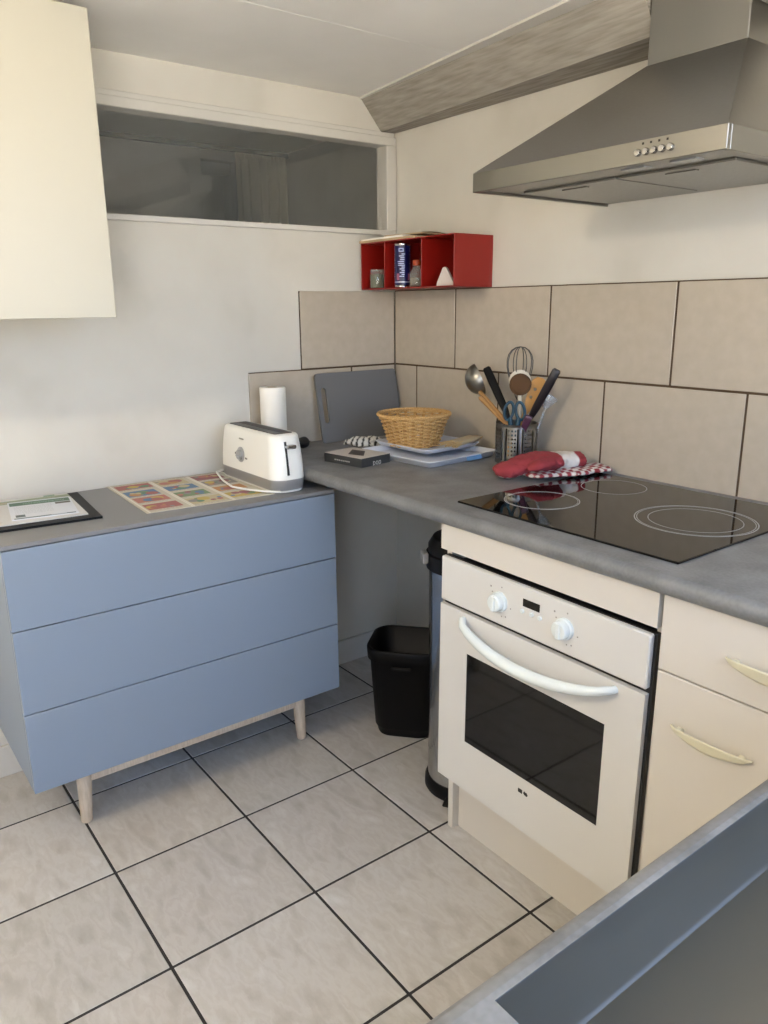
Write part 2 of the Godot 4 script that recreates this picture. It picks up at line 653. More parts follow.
	lathe(s, [Vector2(0, 0), Vector2(0.06, 0), Vector2(0.06, -0.018), Vector2(0.045, -0.022), Vector2(0, -0.022)], 24)
	obj("base", s, M.white_paint, l)
	s = begin()
	var pr := []
	for i in 13:
		var a := PI * i / 12.0
		pr.append(Vector2(0.06 * sin(a), -0.08 + 0.06 * cos(a)))
	lathe(s, pr, 24)
	obj("globe", s, M.lamp, l)
	var light := OmniLight3D.new()
	light.name = "lamp_light"
	light.position = Vector3(0, -0.08, 0)
	light.light_color = Color(1.0, 0.925, 0.81)
	light.light_energy = 1.4
	light.light_size = 0.05
	light.omni_range = 12.0
	light.omni_attenuation = 2.0
	light.shadow_enabled = true
	l.add_child(light)

func glazing(called: String, at: Vector3, size: Vector2, turn: float, leaves: int, bar: float):
	var o := Node3D.new()
	o.name = called
	add_child(o)
	o.set_meta("kind", "structure")
	o.position = at
	o.rotation.y = turn
	var s := begin()
	var w := size.x
	var h := size.y
	span(s, Vector3(-w / 2, 0, -0.035), Vector3(-w / 2 + bar, h, 0.035), 0.004)
	span(s, Vector3(w / 2 - bar, 0, -0.035), Vector3(w / 2, h, 0.035), 0.004)
	span(s, Vector3(-w / 2 + bar, 0, -0.035), Vector3(w / 2 - bar, bar, 0.035), 0.004)
	span(s, Vector3(-w / 2 + bar, h - bar, -0.035), Vector3(w / 2 - bar, h, 0.035), 0.004)
	for i in range(1, leaves):
		var x := -w / 2 + w * i / leaves
		span(s, Vector3(x - bar / 2, bar, -0.03), Vector3(x + bar / 2, h - bar, 0.03), 0.004)
	obj("window_frame", s, M.white_paint, o)
	for i in leaves:
		s = begin()
		span(s, Vector3(-w / 2 + w * i / leaves + bar * 0.4, bar * 0.6, -0.002), Vector3(-w / 2 + w * (i + 1) / leaves - bar * 0.4, h - bar * 0.6, 0.002), 0.0)
		obj("pane", s, M.clear, o)

func build_transom_room():
	# the interior window: frame bars and one pane
	var w := Node3D.new()
	w.name = "window_1"
	add_child(w)
	w.set_meta("kind", "structure")
	var s := begin()
	span(s, Vector3(-1.48, 1.908, -0.012), Vector3(0.006, 1.936, 0.006), 0.002)
	span(s, Vector3(-1.48, 1.611, -0.012), Vector3(0.006, 1.628, 0.006), 0.002)
	span(s, Vector3(-0.036, 1.628, -0.012), Vector3(0.006, 1.908, 0.006), 0.002)
	span(s, Vector3(-1.48, 1.628, -0.012), Vector3(-1.45, 1.908, 0.006), 0.002)
	span(s, Vector3(-1.48, 1.936, -0.012), Vector3(0.006, 1.953, -0.005), 0.002)
	obj("window_frame", s, M.white_paint, w)
	s = begin()
	span(s, Vector3(-1.452, 1.626, 0.0), Vector3(-0.034, 1.910, 0.004), 0.0)
	obj("pane", s, M.pane, w)
	# the unlit room behind it, enlarged in depth and height to keep it dark
	var bz := -3.217
	var up := 2.496
	s = begin()
	span(s, Vector3(-3.1, -0.1, bz - 0.08), Vector3(0.747, up + 0.1, bz), 0.0)
	span(s, Vector3(1.015, -0.1, bz - 0.08), Vector3(1.6, up + 0.1, bz), 0.0)
	span(s, Vector3(0.747, 2.40, bz - 0.08), Vector3(1.015, up + 0.1, bz), 0.0)
	structure("wall_adjoining_back", s, M.wall)
	s = begin()
	span(s, Vector3(1.444, -0.1, bz), Vector3(1.56, up + 0.1, -0.054), 0.0)
	structure("wall_adjoining_right", s, M.wall)
	s = begin()
	span(s, Vector3(-3.1, -0.1, bz - 0.08), Vector3(-3.0, up + 0.1, -0.054), 0.0)
	structure("wall_adjoining_left", s, M.wall)
	s = begin()
	span(s, Vector3(-3.1, up, bz - 1.3), Vector3(1.6, up + 0.1, -0.054), 0.0)
	structure("ceiling_adjoining", s, M.ceiling)
	s = begin()
	span(s, Vector3(-3.1, -0.1, bz - 1.3), Vector3(1.6, 0.0, -0.054), 0.0)
	structure("floor_adjoining", s, M.floor_tiles[0])
	# the passage beyond its doorway
	s = begin()
	span(s, Vector3(0.3, -0.1, bz - 1.3), Vector3(1.6, up + 0.1, bz - 1.2), 0.0)
	span(s, Vector3(0.2, -0.1, bz - 1.3), Vector3(0.3, up + 0.1, bz - 0.08), 0.0)
	span(s, Vector3(1.5, -0.1, bz - 1.3), Vector3(1.6, up + 0.1, bz - 0.08), 0.0)
	structure("wall_passage", s, M.wall)
	var cu := thing("curtain", "pale gathered curtain hanging behind the interior window", "curtain", Vector3(0.985, 0, bz + 0.07))
	var rings := []
	var n := 96
	for y in [2.455, 2.44, 2.42, 2.40, 2.32, 1.8, 1.0, 0.05]:
		var a := []
		var b := []
		var k: float = 0.35 if y > 2.41 else 1.0
		for i in n + 1:
			var u := float(i) / n
			var x := 0.422 * u
			var z := k * (0.026 * sin(u * 34.0) + 0.012 * sin(u * 15.0 + 1.0)) + (0.006 * sin(u * 120.0) if y > 2.41 else 0.0)
			a.append(Vector3(x, y, z))
			b.push_front(Vector3(x, y, z - 0.003))
		rings.append(a + b)
	s = begin()
	skin(s, rings, false, true)
	obj("cloth", s, M.curtain, cu)
	var rail := thing("curtain_rail", "thin grey curtain rail under the ceiling of the adjoining room", "rail", Vector3(0, 0, bz + 0.07))
	s = begin()
	span(s, Vector3(-1.7, 2.456, -0.014), Vector3(1.43, 2.488, 0.014), 0.003)
	obj("track", s, M.dark_steel, rail)

func build_wall_tiles():
	# splashback on the hob wall: a brown joint bed and single tiles proud of it; same on the wall behind the chest
	var wr := get_node("wall_right")
	var s := begin()
	span(s, Vector3(0.0015, TOP - 0.04, 0.0), Vector3(0.0095, 1.4206, 2.62), 0.0)
	obj("grout", s, M.grout, wr)
	var g := 0.0030
	var rows := [[TOP - 0.03, 1.1551, 0.1274], [1.1551, 1.4206, 0.333]]
	for r in rows:
		var z0 := 0.0
		var z1: float = r[2]
		while z0 < 2.6:
			s = begin()
			span(s, Vector3(0.0, r[0] + g, z0 + g), Vector3(0.009, r[1] - g, minf(z1, 2.62) - g), 0.0012)
			obj("tile", s, M.wall_tile, wr)
			z0 = z1
			z1 += 0.4165
	var wb := get_node("wall_back")
	s = begin()
	span(s, Vector3(-0.612, TOP - 0.04, -0.0095), Vector3(0.0, 1.1551, -0.0015), 0.0)
	span(s, Vector3(-0.408, 1.15, -0.0095), Vector3(0.0, 1.417, -0.0015), 0.0)
	obj("grout", s, M.grout, wb)
	for t in [[-0.411, 0.0, 1.1551, 1.4206], [-0.617, -0.2, TOP - 0.03, 1.1551], [-0.2, 0.0, TOP - 0.03, 1.1551]]:
		s = begin()
		span(s, Vector3(t[0] + g, t[2] + g, -0.009), Vector3(t[1] - g, t[3] - g, 0.0), 0.0012)
		obj("tile", s, M.wall_tile, wb)

func build_beam():
	var b := thing("ceiling_beam", "weathered grey wooden beam along the ceiling above the range hood", "beam")
	for r in [[-0.008, 1.142, "timber"], [1.386, 2.7, "timber"]]:
		var s := begin()
		var p := []
		for z in [r[0], r[1]]:
			p.append_array([Vector3(0.009, 1.953, z), Vector3(-0.05 - 0.073 * z, 1.951 + 0.002 * z, z), Vector3(-0.139 - 0.061 * z, CEIL, z), Vector3(0.009, CEIL, z)])
		hexa(s, p)
		obj(r[2], s, M.beam, b)
	var s2 := begin()
	hexa(s2, [Vector3(-0.128, CEIL - 0.006, -0.008), Vector3(-0.140, CEIL - 0.006, -0.008), Vector3(-0.140, CEIL, -0.008), Vector3(-0.128, CEIL, -0.008), Vector3(-0.19, CEIL - 0.006, 1.14), Vector3(-0.262, CEIL - 0.006, 1.14), Vector3(-0.262, CEIL, 1.14), Vector3(-0.19, CEIL, 1.14)])
	structure("trim_1", s2, M.white_paint)

# ------------------------------------------------------------------ worktop and base units
func nosed(s: SurfaceTool, xb: float, xf_: float, z0: float, z1: float, along_x := false):   # worktop slab with a rolled front edge
	var o := [Vector2(xb, TOP), Vector2(xb, TOP - 0.038)]
	var r := 0.019
	var sg := signf(xf_ - xb)
	for i in 9:
		var a := -PI / 2 + PI * i / 8.0
		o.append(Vector2(xf_ - sg * r + sg * r * cos(a), TOP - 0.019 + r * sin(a)))
	var rings := []
	for z in [z0, z1]:
		var ring := []
		for p in o:
			ring.append(Vector3(z, p.y, p.x) if along_x else Vector3(p.x, p.y, z))
		rings.append(ring)
	for k in o.size():
		var l := (k + 1) % o.size()
		s.set_smooth_group(1 if k >= 2 and k < o.size() - 1 else -1)
		tri(s, rings[0][k], rings[1][k], rings[1][l])
		tri(s, rings[0][k], rings[1][l], rings[0][l])
	s.set_smooth_group(-1)
	for w in 2:
		for k in range(1, o.size() - 1):
			tri(s, rings[w][0], rings[w][k], rings[w][k + 1])

func build_worktop():
	var t := thing("worktop", "grey cloudy laminate worktop running along the tiled wall and round the sink", "worktop")
	var s := begin()
	nosed(s, -0.0005, -0.655, 0.0005, 0.2835)
	obj("slab", s, M.worktop, t)
	s = begin()
	nosed(s, -0.0005, -0.655, 0.2845, 2.033)
	obj("slab", s, M.worktop, t)
	# the return with the sink cut out of it, under the camera
	s = begin()
	nosed(s, 2.037, 2.0125, -1.72, -0.65, true)
	span(s, Vector3(-1.72, TOP - 0.038, 2.037), Vector3(-1.50, TOP, 2.62), 0.0)
	span(s, Vector3(-1.02, TOP - 0.038, 2.037), Vector3(-0.0005, TOP, 2.62), 0.0)
	span(s, Vector3(-1.50, TOP - 0.038, 2.46), Vector3(-1.02, TOP, 2.62), 0.0)
	obj("slab", s, M.worktop, t)

func leaf_handle(parent: Node, z0: float, z1: float, y: float, x: float):
	var s := begin()
	var rings := []
	for i in 17:
		var t := -1.0 + i / 8.0
		var k := sqrt(maxf(0.0, 1.0 - t * t)) * (1.0 - 0.25 * absf(t)) + 0.02
		var ring := []
		for j in 10:
			var a := TAU * j / 10
			ring.append(Vector3(x - 0.004 - 0.016 * k - 0.0035 * cos(a) - 0.008 * k * maxf(0.0, sin(a)), y + 0.013 * k * sin(a) - 0.004 * k, lerpf(z0, z1, (t + 1) / 2)))
		rings.append(ring)
	skin(s, rings)
	# two little feet that reach the front
	for t in [0.12, 0.88]:
		cb(s, Vector3(x - 0.006, y - 0.003, lerpf(z0, z1, t)), Vector3(0.014, 0.008, 0.012), 0.002)
	obj("handle", s, M.cream_handle, parent)

func build_cabinets():
	# unit that houses the oven
	var c := thing("oven_cabinet", "cream kitchen base unit built round the white oven", "cabinet")
	var s := begin()
	span(s, Vector3(FRONT + 0.02, 0.178, 0.992), Vector3(-0.02, 0.861, 1.010), 0.001)
	span(s, Vector3(FRONT + 0.02, 0.178, 1.578), Vector3(-0.02, 0.861, 1.596), 0.001)
	span(s, Vector3(FRONT + 0.02, 0.160, 0.992), Vector3(-0.02, 0.176, 1.596), 0.001)
	span(s, Vector3(-0.035, 0.178, 1.011), Vector3(-0.03, 0.861, 1.577), 0.0)
	obj("carcass", s, M.cream, c)
	s = begin()
	span(s, Vector3(FRONT + 0.034, 0.0, 0.992), Vector3(-0.02, 0.160, 1.010), 0.001)
	obj("side_panel", s, M.cream, c)
	s = begin()
	span(s, Vector3(FRONT + 0.055, 0.0, 1.0105), Vector3(FRONT + 0.071, 0.160, 2.04), 0.001)
	obj("plinth", s, M.cream, c)
	s = begin()
	hexa(s, [Vector3(FRONT, 0.797, 0.993), Vector3(FRONT, 0.8605, 0.993), Vector3(FRONT + 0.018, 0.8605, 0.993), Vector3(FRONT + 0.018, 0.797, 0.993), Vector3(FRONT, 0.790, 1.590), Vector3(FRONT, 0.8605, 1.590), Vector3(FRONT + 0.018, 0.8605, 1.590), Vector3(FRONT + 0.018, 0.790, 1.590)])
	obj("filler_panel", s, M.cream, c)
	# drawer and door unit next to it
	var d := thing("drawer_cabinet", "cream base unit with one drawer above a door, leaf-shaped handles", "cabinet")
	s = begin()
	span(s, Vector3(FRONT + 0.02, 0.16, 1.598), Vector3(-0.02, 0.861, 2.035), 0.001)
	obj("carcass", s, M.cream, d)
	s = begin()
	span(s, Vector3(FRONT, 0.7135, 1.5985), Vector3(FRONT + 0.018, 0.8605, 2.033), 0.0018)
	var dr := obj("drawer", s, M.cream, d)
	leaf_handle(dr, 1.726, 1.88, 0.786, FRONT)
	s = begin()
	span(s, Vector3(FRONT, 0.163, 1.5985), Vector3(FRONT + 0.018, 0.7105, 2.033), 0.0018)
	var door := obj("door", s, M.cream, d)
	leaf_handle(door, 1.638, 1.792, 0.618, FRONT)
	# sink unit below the return
	var k := thing("sink_cabinet", "cream base unit standing under the sink worktop", "cabinet")
	s = begin()
	span(s, Vector3(-1.68, 0.0, 2.045), Vector3(-0.02, 0.70, 2.60), 0.001)
	span(s, Vector3(-1.68, 0.70, 2.045), Vector3(-1.66, 0.8605, 2.60), 0.001)
	span(s, Vector3(-1.66, 0.70, 2.58), Vector3(-0.02, 0.8605, 2.60), 0.001)
	obj("carcass", s, M.cream, k)

func build_oven():
	var o := thing("oven", "white built-in oven with dark glass door and curved white handle", "oven", Vector3(FRONT, 0, 0.990))
	o.rotation.x = 0.011
	var d := 0.004
	var s := begin()
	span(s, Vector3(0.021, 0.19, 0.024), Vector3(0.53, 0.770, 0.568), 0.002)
	obj("body", s, M.steel_and_slot_shade, o)
	s = begin()
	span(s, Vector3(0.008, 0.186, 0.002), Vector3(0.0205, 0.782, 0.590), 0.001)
	obj("front_frame", s, M.steel_and_slot_shade, o)
	s = begin()
	span(s, Vector3(-0.004, 0.6645 + d, 0.0), Vector3(0.012, 0.7765 + d, 0.583), 0.003)
	var panel := obj("control_panel", s, M.white_enamel, o)
	for k in [[0.199, 0.4], [0.385, 0.0]]:
		s = begin()
		var xf := Transform3D(Basis(Vector3.BACK, PI / 2), Vector3(-0.004, 0.7205 + d, k[0]))
		lathe(s, [Vector2(0.0235, 0), Vector2(0.0235, 0.006), Vector2(0.022, 0.008), Vector2(0, 0.008)], 28, xf)
		lathe(s, [Vector2(0.0205, 0.006), Vector2(0.0195, 0.020), Vector2(0.017, 0.0225), Vector2(0, 0.0225)], 28, xf)
		cb(s, Vector3(-0.024, 0.7205 + d, k[0]), Vector3(0.012, 0.036, 0.012), 0.002)
		obj("knob", s, M.cool_white, panel)
		# printed marks round the knob
		for q in [[-0.024, 0.024, 0.004], [0.004, 0.029, 0.003], [-0.020, 0.014, 0.003], [0.028, -0.006, 0.003], [0.016, -0.026, 0.003], [0.006, -0.028, 0.003]]:
			s = begin()
			cb(s, Vector3(-0.0041, 0.7205 + d + q[1] * 1.2, k[0] + q[0] * 1.2), Vector3(0.0006, q[2], q[2]), 0.0)
			obj("marking", s, M.print_grey, panel)
	s = begin()
	span(s, Vector3(-0.0048, 0.732 + d, 0.268), Vector3(0.0, 0.750 + d, 0.316), 0.0004)
	obj("display", s, M.black_glass, panel)
	for z in [0.268, 0.2945, 0.318]:
		s = begin()
		lathe(s, [Vector2(0.0055, 0), Vector2(0.0055, 0.003), Vector2(0.004, 0.0045), Vector2(0, 0.0045)], 14, Transform3D(Basis(Vector3.BACK, PI / 2), Vector3(-0.004, 0.7205 + d, z)))
		obj("button", s, M.cool_white, panel)
	# door: enamel frame round the glass
	var dr := Node3D.new()
	dr.name = "door"
	o.add_child(dr)
	s = begin()
	var y0 := 0.1815
	var y1 := 0.6545 + d
	var g0 := Vector2(0.097, 0.3185)
	var g1 := Vector2(0.499, 0.557)
	span(s, Vector3(-0.004, y0, 0.0), Vector3(0.012, g0.y, 0.583), 0.0)
	span(s, Vector3(-0.004, g1.y, 0.0), Vector3(0.012, y1, 0.583), 0.0)
	span(s, Vector3(-0.004, g0.y, 0.0), Vector3(0.012, g1.y, g0.x), 0.0)
	span(s, Vector3(-0.004, g0.y, g1.x), Vector3(0.012, g1.y, 0.583), 0.0)
	obj("door_frame", s, M.white_enamel, dr)
	s = begin()
	span(s, Vector3(-0.0025, g0.y - 0.004, g0.x - 0.004), Vector3(0.003, g1.y + 0.004, g1.x + 0.004), 0.0)
	obj("glass", s, M.oven_glass, dr)
	s = begin()
	var pts := []
	var rad := []
	for i in 21:
		var t := i / 20.0
		var bow := 1.0 - pow(2.0 * t - 1.0, 2.0)
		pts.append(Vector3(-0.010 - 0.036 * pow(bow, 0.45), 0.642 - 0.036 * bow, 0.084 + 0.432 * t))
		rad.append(0.0085 + 0.0055 * bow)
	pts.push_front(Vector3(0.0, 0.642, 0.084))
	pts.append(Vector3(0.0, 0.642, 0.516))
	rad.push_front(0.0085)
	rad.append(0.0085)
	tube(s, pts, rad, 14)
	obj("handle", s, M.cool_white, dr)
	# small maker's mark: a block and a star beside it
	s = begin()
	cb(s, Vector3(-0.0041, 0.2845, 0.287), Vector3(0.0006, 0.010, 0.013), 0.0)
	cb(s, Vector3(-0.0041, 0.2845, 0.3035), Vector3(0.0006, 0.0085, 0.0085), 0.0, Transform3D(Basis(), Vector3.ZERO))
	for a in [0.0, PI / 4]:
		cb(s, Vector3.ZERO, Vector3(0.0006, 0.004, 0.0125), 0.0, Transform3D(Basis(Vector3.RIGHT, a), Vector3(-0.0042, 0.2845, 0.3035)))
	obj("emblem", s, M.print_dark, dr)

func flat_ring(s: SurfaceTool, c: Vector3, r: float, w: float):
	lathe(s, [Vector2(r - w, 0), Vector2(r - w, 0.0003), Vector2(r + w, 0.0003), Vector2(r + w, 0)], 72, Transform3D(Basis(), c))

func build_hob():
	var h := thing("hob", "black glass ceramic hob set into the grey worktop", "hob", Vector3(0, TOP, 0))
	var s := begin()
	span(s, Vector3(-0.578, 0.0, 0.987), Vector3(-0.045, 0.005, 1.587), 0.0015)
	obj("glass_plate", s, M.black_glass, h)
	for r in [[-0.415, 1.112, 0.090, 0.0011], [-0.415, 1.112, 0.086, 0.0005], [-0.165, 1.135, 0.082, 0.0008], [-0.293, 1.445, 0.127, 0.0011], [-0.293, 1.445, 0.122, 0.0007], [-0.293, 1.445, 0.098, 0.0008]]:
		s = begin()
		flat_ring(s, Vector3(r[0], 0.005, r[1]), r[2], r[3])
		obj("cooking_ring", s, M.print_white, h)

# ------------------------------------------------------------------ range hood
func build_hood():
	var h := thing("range_hood", "brushed steel pyramid range hood with chimney above the hob", "range hood")
	var x := -0.482
	var z0 := 0.918
	var z1 := 1.546
	var y0 := 1.619
	var y1 := 1.661
	var cx := -0.165
	var cz0 := 1.146
	var cz1 := 1.382
	var cy := 1.884
	var s := begin()
	# fascia band, hollow below
	span(s, Vector3(x, y0, z0), Vector3(x + 0.012, y1, z1), 0.0012)
	span(s, Vector3(x + 0.012, y0, z0), Vector3(0.009, y1, z0 + 0.012), 0.0012)
	span(s, Vector3(x + 0.012, y0, z1 - 0.012), Vector3(0.009, y1, z1), 0.0012)
	obj("fascia", s, M.steel, h)
	s = begin()
	hexa(s, [Vector3(x + 0.001, y1, z0 + 0.001), Vector3(x + 0.001, y1, z1 - 0.001), Vector3(0.008, y1, z1 - 0.001), Vector3(0.008, y1, z0 + 0.001), Vector3(cx, cy, cz0), Vector3(cx, cy, cz1), Vector3(0.008, cy, cz1), Vector3(0.008, cy, cz0)])
	obj("canopy", s, M.steel, h)
	s = begin()
	span(s, Vector3(cx, cy - 0.002, cz0), Vector3(0.008, CEIL - 0.001, cz1), 0.002)
	obj("chimney", s, M.steel, h)
	# underside: plate, two grease filters with slots, lamp lenses
	s = begin()
	span(s, Vector3(x + 0.012, y0 + 0.006, z0 + 0.012), Vector3(0.008, y0 + 0.010, z1 - 0.012), 0.0)
	obj("underside", s, M.steel, h)
	for r in [[z0 + 0.05, 1.228], [1.236, z1 - 0.05]]:
		s = begin()
		span(s, Vector3(x + 0.12, y0 + 0.001, r[0]), Vector3(-0.05, y0 + 0.006, r[1]), 0.001)
		var f := obj("filter", s, M.steel, h)
		s = begin()
		cb(s, Vector3(x + 0.15, y0, (r[0] + r[1]) / 2), Vector3(0.012, 0.003, 0.07), 0.001)
		obj("latch", s, M.steel, f)
	for z in [1.32, 1.43]:
		s = begin()
		cb(s, Vector3(x + 0.065, y0 + 0.0045, z), Vector3(0.03, 0.004, 0.055), 0.001)
		obj("lamp_cover", s, M.silver_plastic, h)
	for i in 5:
		s = begin()
		lathe(s, [Vector2(0.0068, 0), Vector2(0.0068, 0.005), Vector2(0.0055, 0.0075), Vector2(0, 0.008)], 16, Transform3D(Basis(Vector3.BACK, PI / 2), Vector3(x, 1.6385, 1.3695 + 0.0172 * i)))
		obj("button", s, M.polished, h)
	for i in 4:
		s = begin()
		cb(s, Vector3(x - 0.0003, 1.6535, 1.378 + 0.0172 * i), Vector3(0.0008, 0.004, 0.004), 0.0)
		obj("marking", s, M.print_dark, h)

# ------------------------------------------------------------------ wall cabinet and chest of drawers
func build_wall_cabinet():
	var c := thing("wall_cabinet", "cream wall cupboard with plain door beside the interior window", "cabinet")
	var s := begin()
	span(s, Vector3(-1.75, 1.345, -0.009), Vector3(-1.152, 2.024, 0.331), 0.001)
	obj("carcass", s, M.wall_cabinet, c)
	s = begin()
	span(s, Vector3(-1.7505, 1.343, 0.333), Vector3(-1.151, 2.026, 0.350), 0.0018)
	obj("door", s, M.wall_cabinet, c)

func build_chest():
	var c := thing("chest_of_drawers", "grey-blue chest of three plain drawers on pale wooden legs", "chest of drawers")
	var x0 := -1.507
	var x1 := -0.5915
	var z1 := 0.463
	var y0 := 0.1926
	var s := begin()
	span(s, Vector3(x0, y0, 0.012), Vector3(x1, DRESS - 0.012, z1 - 0.0185), 0.001)
	obj("carcass", s, M.chest, c)
	s = begin()
	span(s, Vector3(x0, DRESS - 0.0115, 0.006), Vector3(x1, DRESS, z1 - 0.001), 0.001)
	obj("top", s, M.chest_top, c)
	var ys := [y0, 0.4090, 0.6270, DRESS - 0.0125]
	for i in 3:
		s = begin()
		span(s, Vector3(x0, ys[i] + (0.0014 if i > 0 else 0.0), z1 - 0.0175), Vector3(x1, ys[i + 1] - 0.0014, z1), 0.0012)
		obj("drawer", s, M.chest, c)
	for p in [Vector3(-1.372, 0, 0.367), Vector3(-0.683, 0, 0.367), Vector3(-1.372, 0, 0.08), Vector3(-0.683, 0, 0.08)]:
		s = begin()
		var lean := Vector3(signf(-1.03 - p.x) * 0.008, 0, 0)
		var pts := [p, p + Vector3(0, 0.003, 0)]
		for i in range(1, 6):
			pts.append(p + Vector3(0, (y0 - 0.0005) * i / 5.0, 0) + lean * i / 5.0)
		tube(s, pts, [0.0135, 0.0155, 0.0165, 0.018, 0.0195, 0.0205, 0.021], 20)
		obj("leg", s, M.oak, c)
	s = begin()
	span(s, Vector3(-1.352, y0 - 0.072, 0.356), Vector3(-0.703, y0 - 0.050, 0.378), 0.002)
	obj("rail", s, M.oak, c)
	s = begin()
	span(s, Vector3(-1.352, y0 - 0.072, 0.069), Vector3(-0.703, y0 - 0.050, 0.091), 0.002)
	obj("rail", s, M.oak, c)

func build_sink():
	var k := thing("sink", "smooth dark grey sink bowl let into the worktop in front of the camera", "sink")
	var s := begin()
	var r := round_rect(0.2398, 0.2113, 0.002, 4)
	var c := Transform3D(Basis(), Vector3(-1.26, 0, 2.2485))
	var low := round_rect(0.236, 0.2075, 0.014, 4)
	var rings := [ring_at(r, TOP - 0.001, c), ring_at(r, TOP - 0.008, c), ring_at(low, 0.825, c)]
	skin(s, rings, false, false)
	var floor_in := round_rect(0.232, 0.2035, 0.014, 4)
	skin(s, [ring_at(low, 0.825, c), ring_at(floor_in, 0.822, c)], false, false)
	var mid := c * Vector3(0, 0.818, 0)
	var ring := ring_at(floor_in, 0.822, c)
	for i in ring.size():
		tri(s, mid, ring[i], ring[(i + 1) % ring.size()])
	obj("bowl", s, M.sink_grey, k)
	s = begin()
	lathe(s, [Vector2(0.045, 0.0), Vector2(0.045, 0.003), Vector2(0.03, 0.003), Vector2(0.025, 0.001), Vector2(0, 0.001)], 28, Transform3D(Basis(), Vector3(-1.26, 0.8185, 2.30)))
	obj("drain", s, M.polished, k)

# ------------------------------------------------------------------ red shelf and what it holds
func build_red_shelf():
	var t := thing("wall_shelf", "open red box shelf with three compartments in the tiled corner", "shelf")
	var d := -0.156
	var y0 := 1.4215
	var y1 := 1.578
	var z0 := 0.008
	var z1 := 0.497
	var b := 0.004
	for q in [["bottom_panel", Vector3(d, y0, z0), Vector3(0.0, y0 + b, z1)], ["top_panel", Vector3(d, y1 - b, z0), Vector3(0.0, y1, z1)], ["end_panel", Vector3(d, y0 + b, z0), Vector3(0.0, y1 - b, z0 + b)], ["end_panel", Vector3(d, y0 + b, z1 - b), Vector3(0.0, y1 - b, z1)], ["back_panel", Vector3(0.0, y0, z0), Vector3(0.0085, y1, z1)], ["divider", Vector3(d + 0.001, y0 + b, 0.141), Vector3(0.0, y1 - b, 0.145)], ["divider", Vector3(d + 0.001, y0 + b, 0.336), Vector3(0.0, y1 - b, 0.340)]]:
		var s := begin()
		span(s, q[1], q[2], 0.0008)
		obj(q[0], s, M.red, t)
	var fl := y0 + b
	# jar of dried herbs
	var j := thing("spice_jar", "small glass jar with grey-green contents in the red shelf", "jar", Vector3(-0.122, fl, 0.058))
	var s := begin()
	lathe(s, [Vector2(0, 0), Vector2(0.024, 0), Vector2(0.0265, 0.004), Vector2(0.0265, 0.05), Vector2(0.024, 0.056), Vector2(0.025, 0.06), Vector2(0.0255, 0.064), Vector2(0.023, 0.064), Vector2(0.022, 0.058)], 28)
	obj("glass", s, M.clear, j)
	s = begin()
	lathe(s, [Vector2(0, 0.002), Vector2(0.0245, 0.003), Vector2(0.0245, 0.047), Vector2(0, 0.05)], 24)
	var herb := mat(Color.WHITE, 0.9)
	herb.albedo_texture = ramp_texture(noise_image(128, 9, 0.12, 3), [[0.2, Color(0.22, 0.23, 0.15)], [0.8, Color(0.46, 0.46, 0.34)]])
	tri_map(herb, Vector3.ONE * 12.0)
	obj("contents", s, herb, j)
	# blue can
	var can := thing("aerosol_can", "tall blue and white printed can in the red shelf", "can", Vector3(-0.122, fl, 0.200))
	s = begin()
	lathe(s, [Vector2(0, 0), Vector2(0.026, 0), Vector2(0.0275, 0.002), Vector2(0.0275, 0.006), Vector2(0.0265, 0.008)], 32)
	obj("rim", s, M.polished, can)
	s = begin()
	lathe(s, [Vector2(0.0265, 0.134), Vector2(0.0275, 0.136), Vector2(0.0272, 0.140), Vector2(0.024, 0.143), Vector2(0, 0.143)], 32)
	obj("rim", s, M.polished, can)
	s = begin()
	var n := 40
	s.set_smooth_group(1)
	for i in n:
		var q := []
		for k in [[0, 0], [1, 0], [1, 1], [0, 1]]:
			var a: float = TAU * (i + k[0]) / n
			q.append([Vector3(0.0265 * cos(a), 0.008 + 0.126 * k[1], 0.0265 * sin(a)), Vector2(float(i + k[0]) / n, 1.0 - k[1])])
		for k in [0, 1, 2, 0, 2, 3]:
			s.set_uv(q[k][1])
			s.add_vertex(q[k][0])
	var im := Image.create(128, 128, true, Image.FORMAT_RGB8)
	im.fill(Color(0.04, 0.055, 0.27))
	var rng := RandomNumberGenerator.new()
	rng.seed = 11
	for x0 in [6, 38, 70, 102]:
		im.fill_rect(Rect2i(x0 + 4, 8, 14, 12), Color(0.55, 0.62, 0.82))
		im.fill_rect(Rect2i(x0 + 7, 11, 8, 6), Color(0.05, 0.08, 0.34))
		for y in range(26, 104, 6):
			im.fill_rect(Rect2i(x0 + rng.randi() % 4, y, 8 + rng.randi() % 12, 3), Color(0.62, 0.66, 0.82))
		im.fill_rect(Rect2i(x0 + 16, 90, 8, 22), Color(0.60, 0.35, 0.45))
	im.fill_rect(Rect2i(0, 116, 128, 4), Color(0.7, 0.72, 0.8))
	var cm := mat(Color.WHITE, 0.3)
	cm.albedo_texture = ImageTexture.create_from_image(im)
	obj("label_sleeve", s, cm, can)
	# little bottle with an orange cap
	var bo := thing("spice_bottle", "small clear bottle with orange cap in the red shelf", "bottle", Vector3(-0.118, fl, 0.272))
	s = begin()
	lathe(s, [Vector2(0, 0), Vector2(0.023, 0), Vector2(0.0245, 0.003), Vector2(0.0245, 0.042), Vector2(0.012, 0.064), Vector2(0.012, 0.072)], 28)
	obj("glass", s, M.clear, bo)
	s = begin()
	lathe(s, [Vector2(0, 0.002), Vector2(0.0225, 0.003), Vector2(0.0225, 0.030), Vector2(0, 0.031)], 24)
	obj("contents", s, mat(Color(0.38, 0.33, 0.27), 0.9), bo)
	s = begin()
	lathe(s, [Vector2(0, 0.068), Vector2(0.014, 0.068), Vector2(0.014, 0.084), Vector2(0.0125, 0.086), Vector2(0, 0.086)], 24)
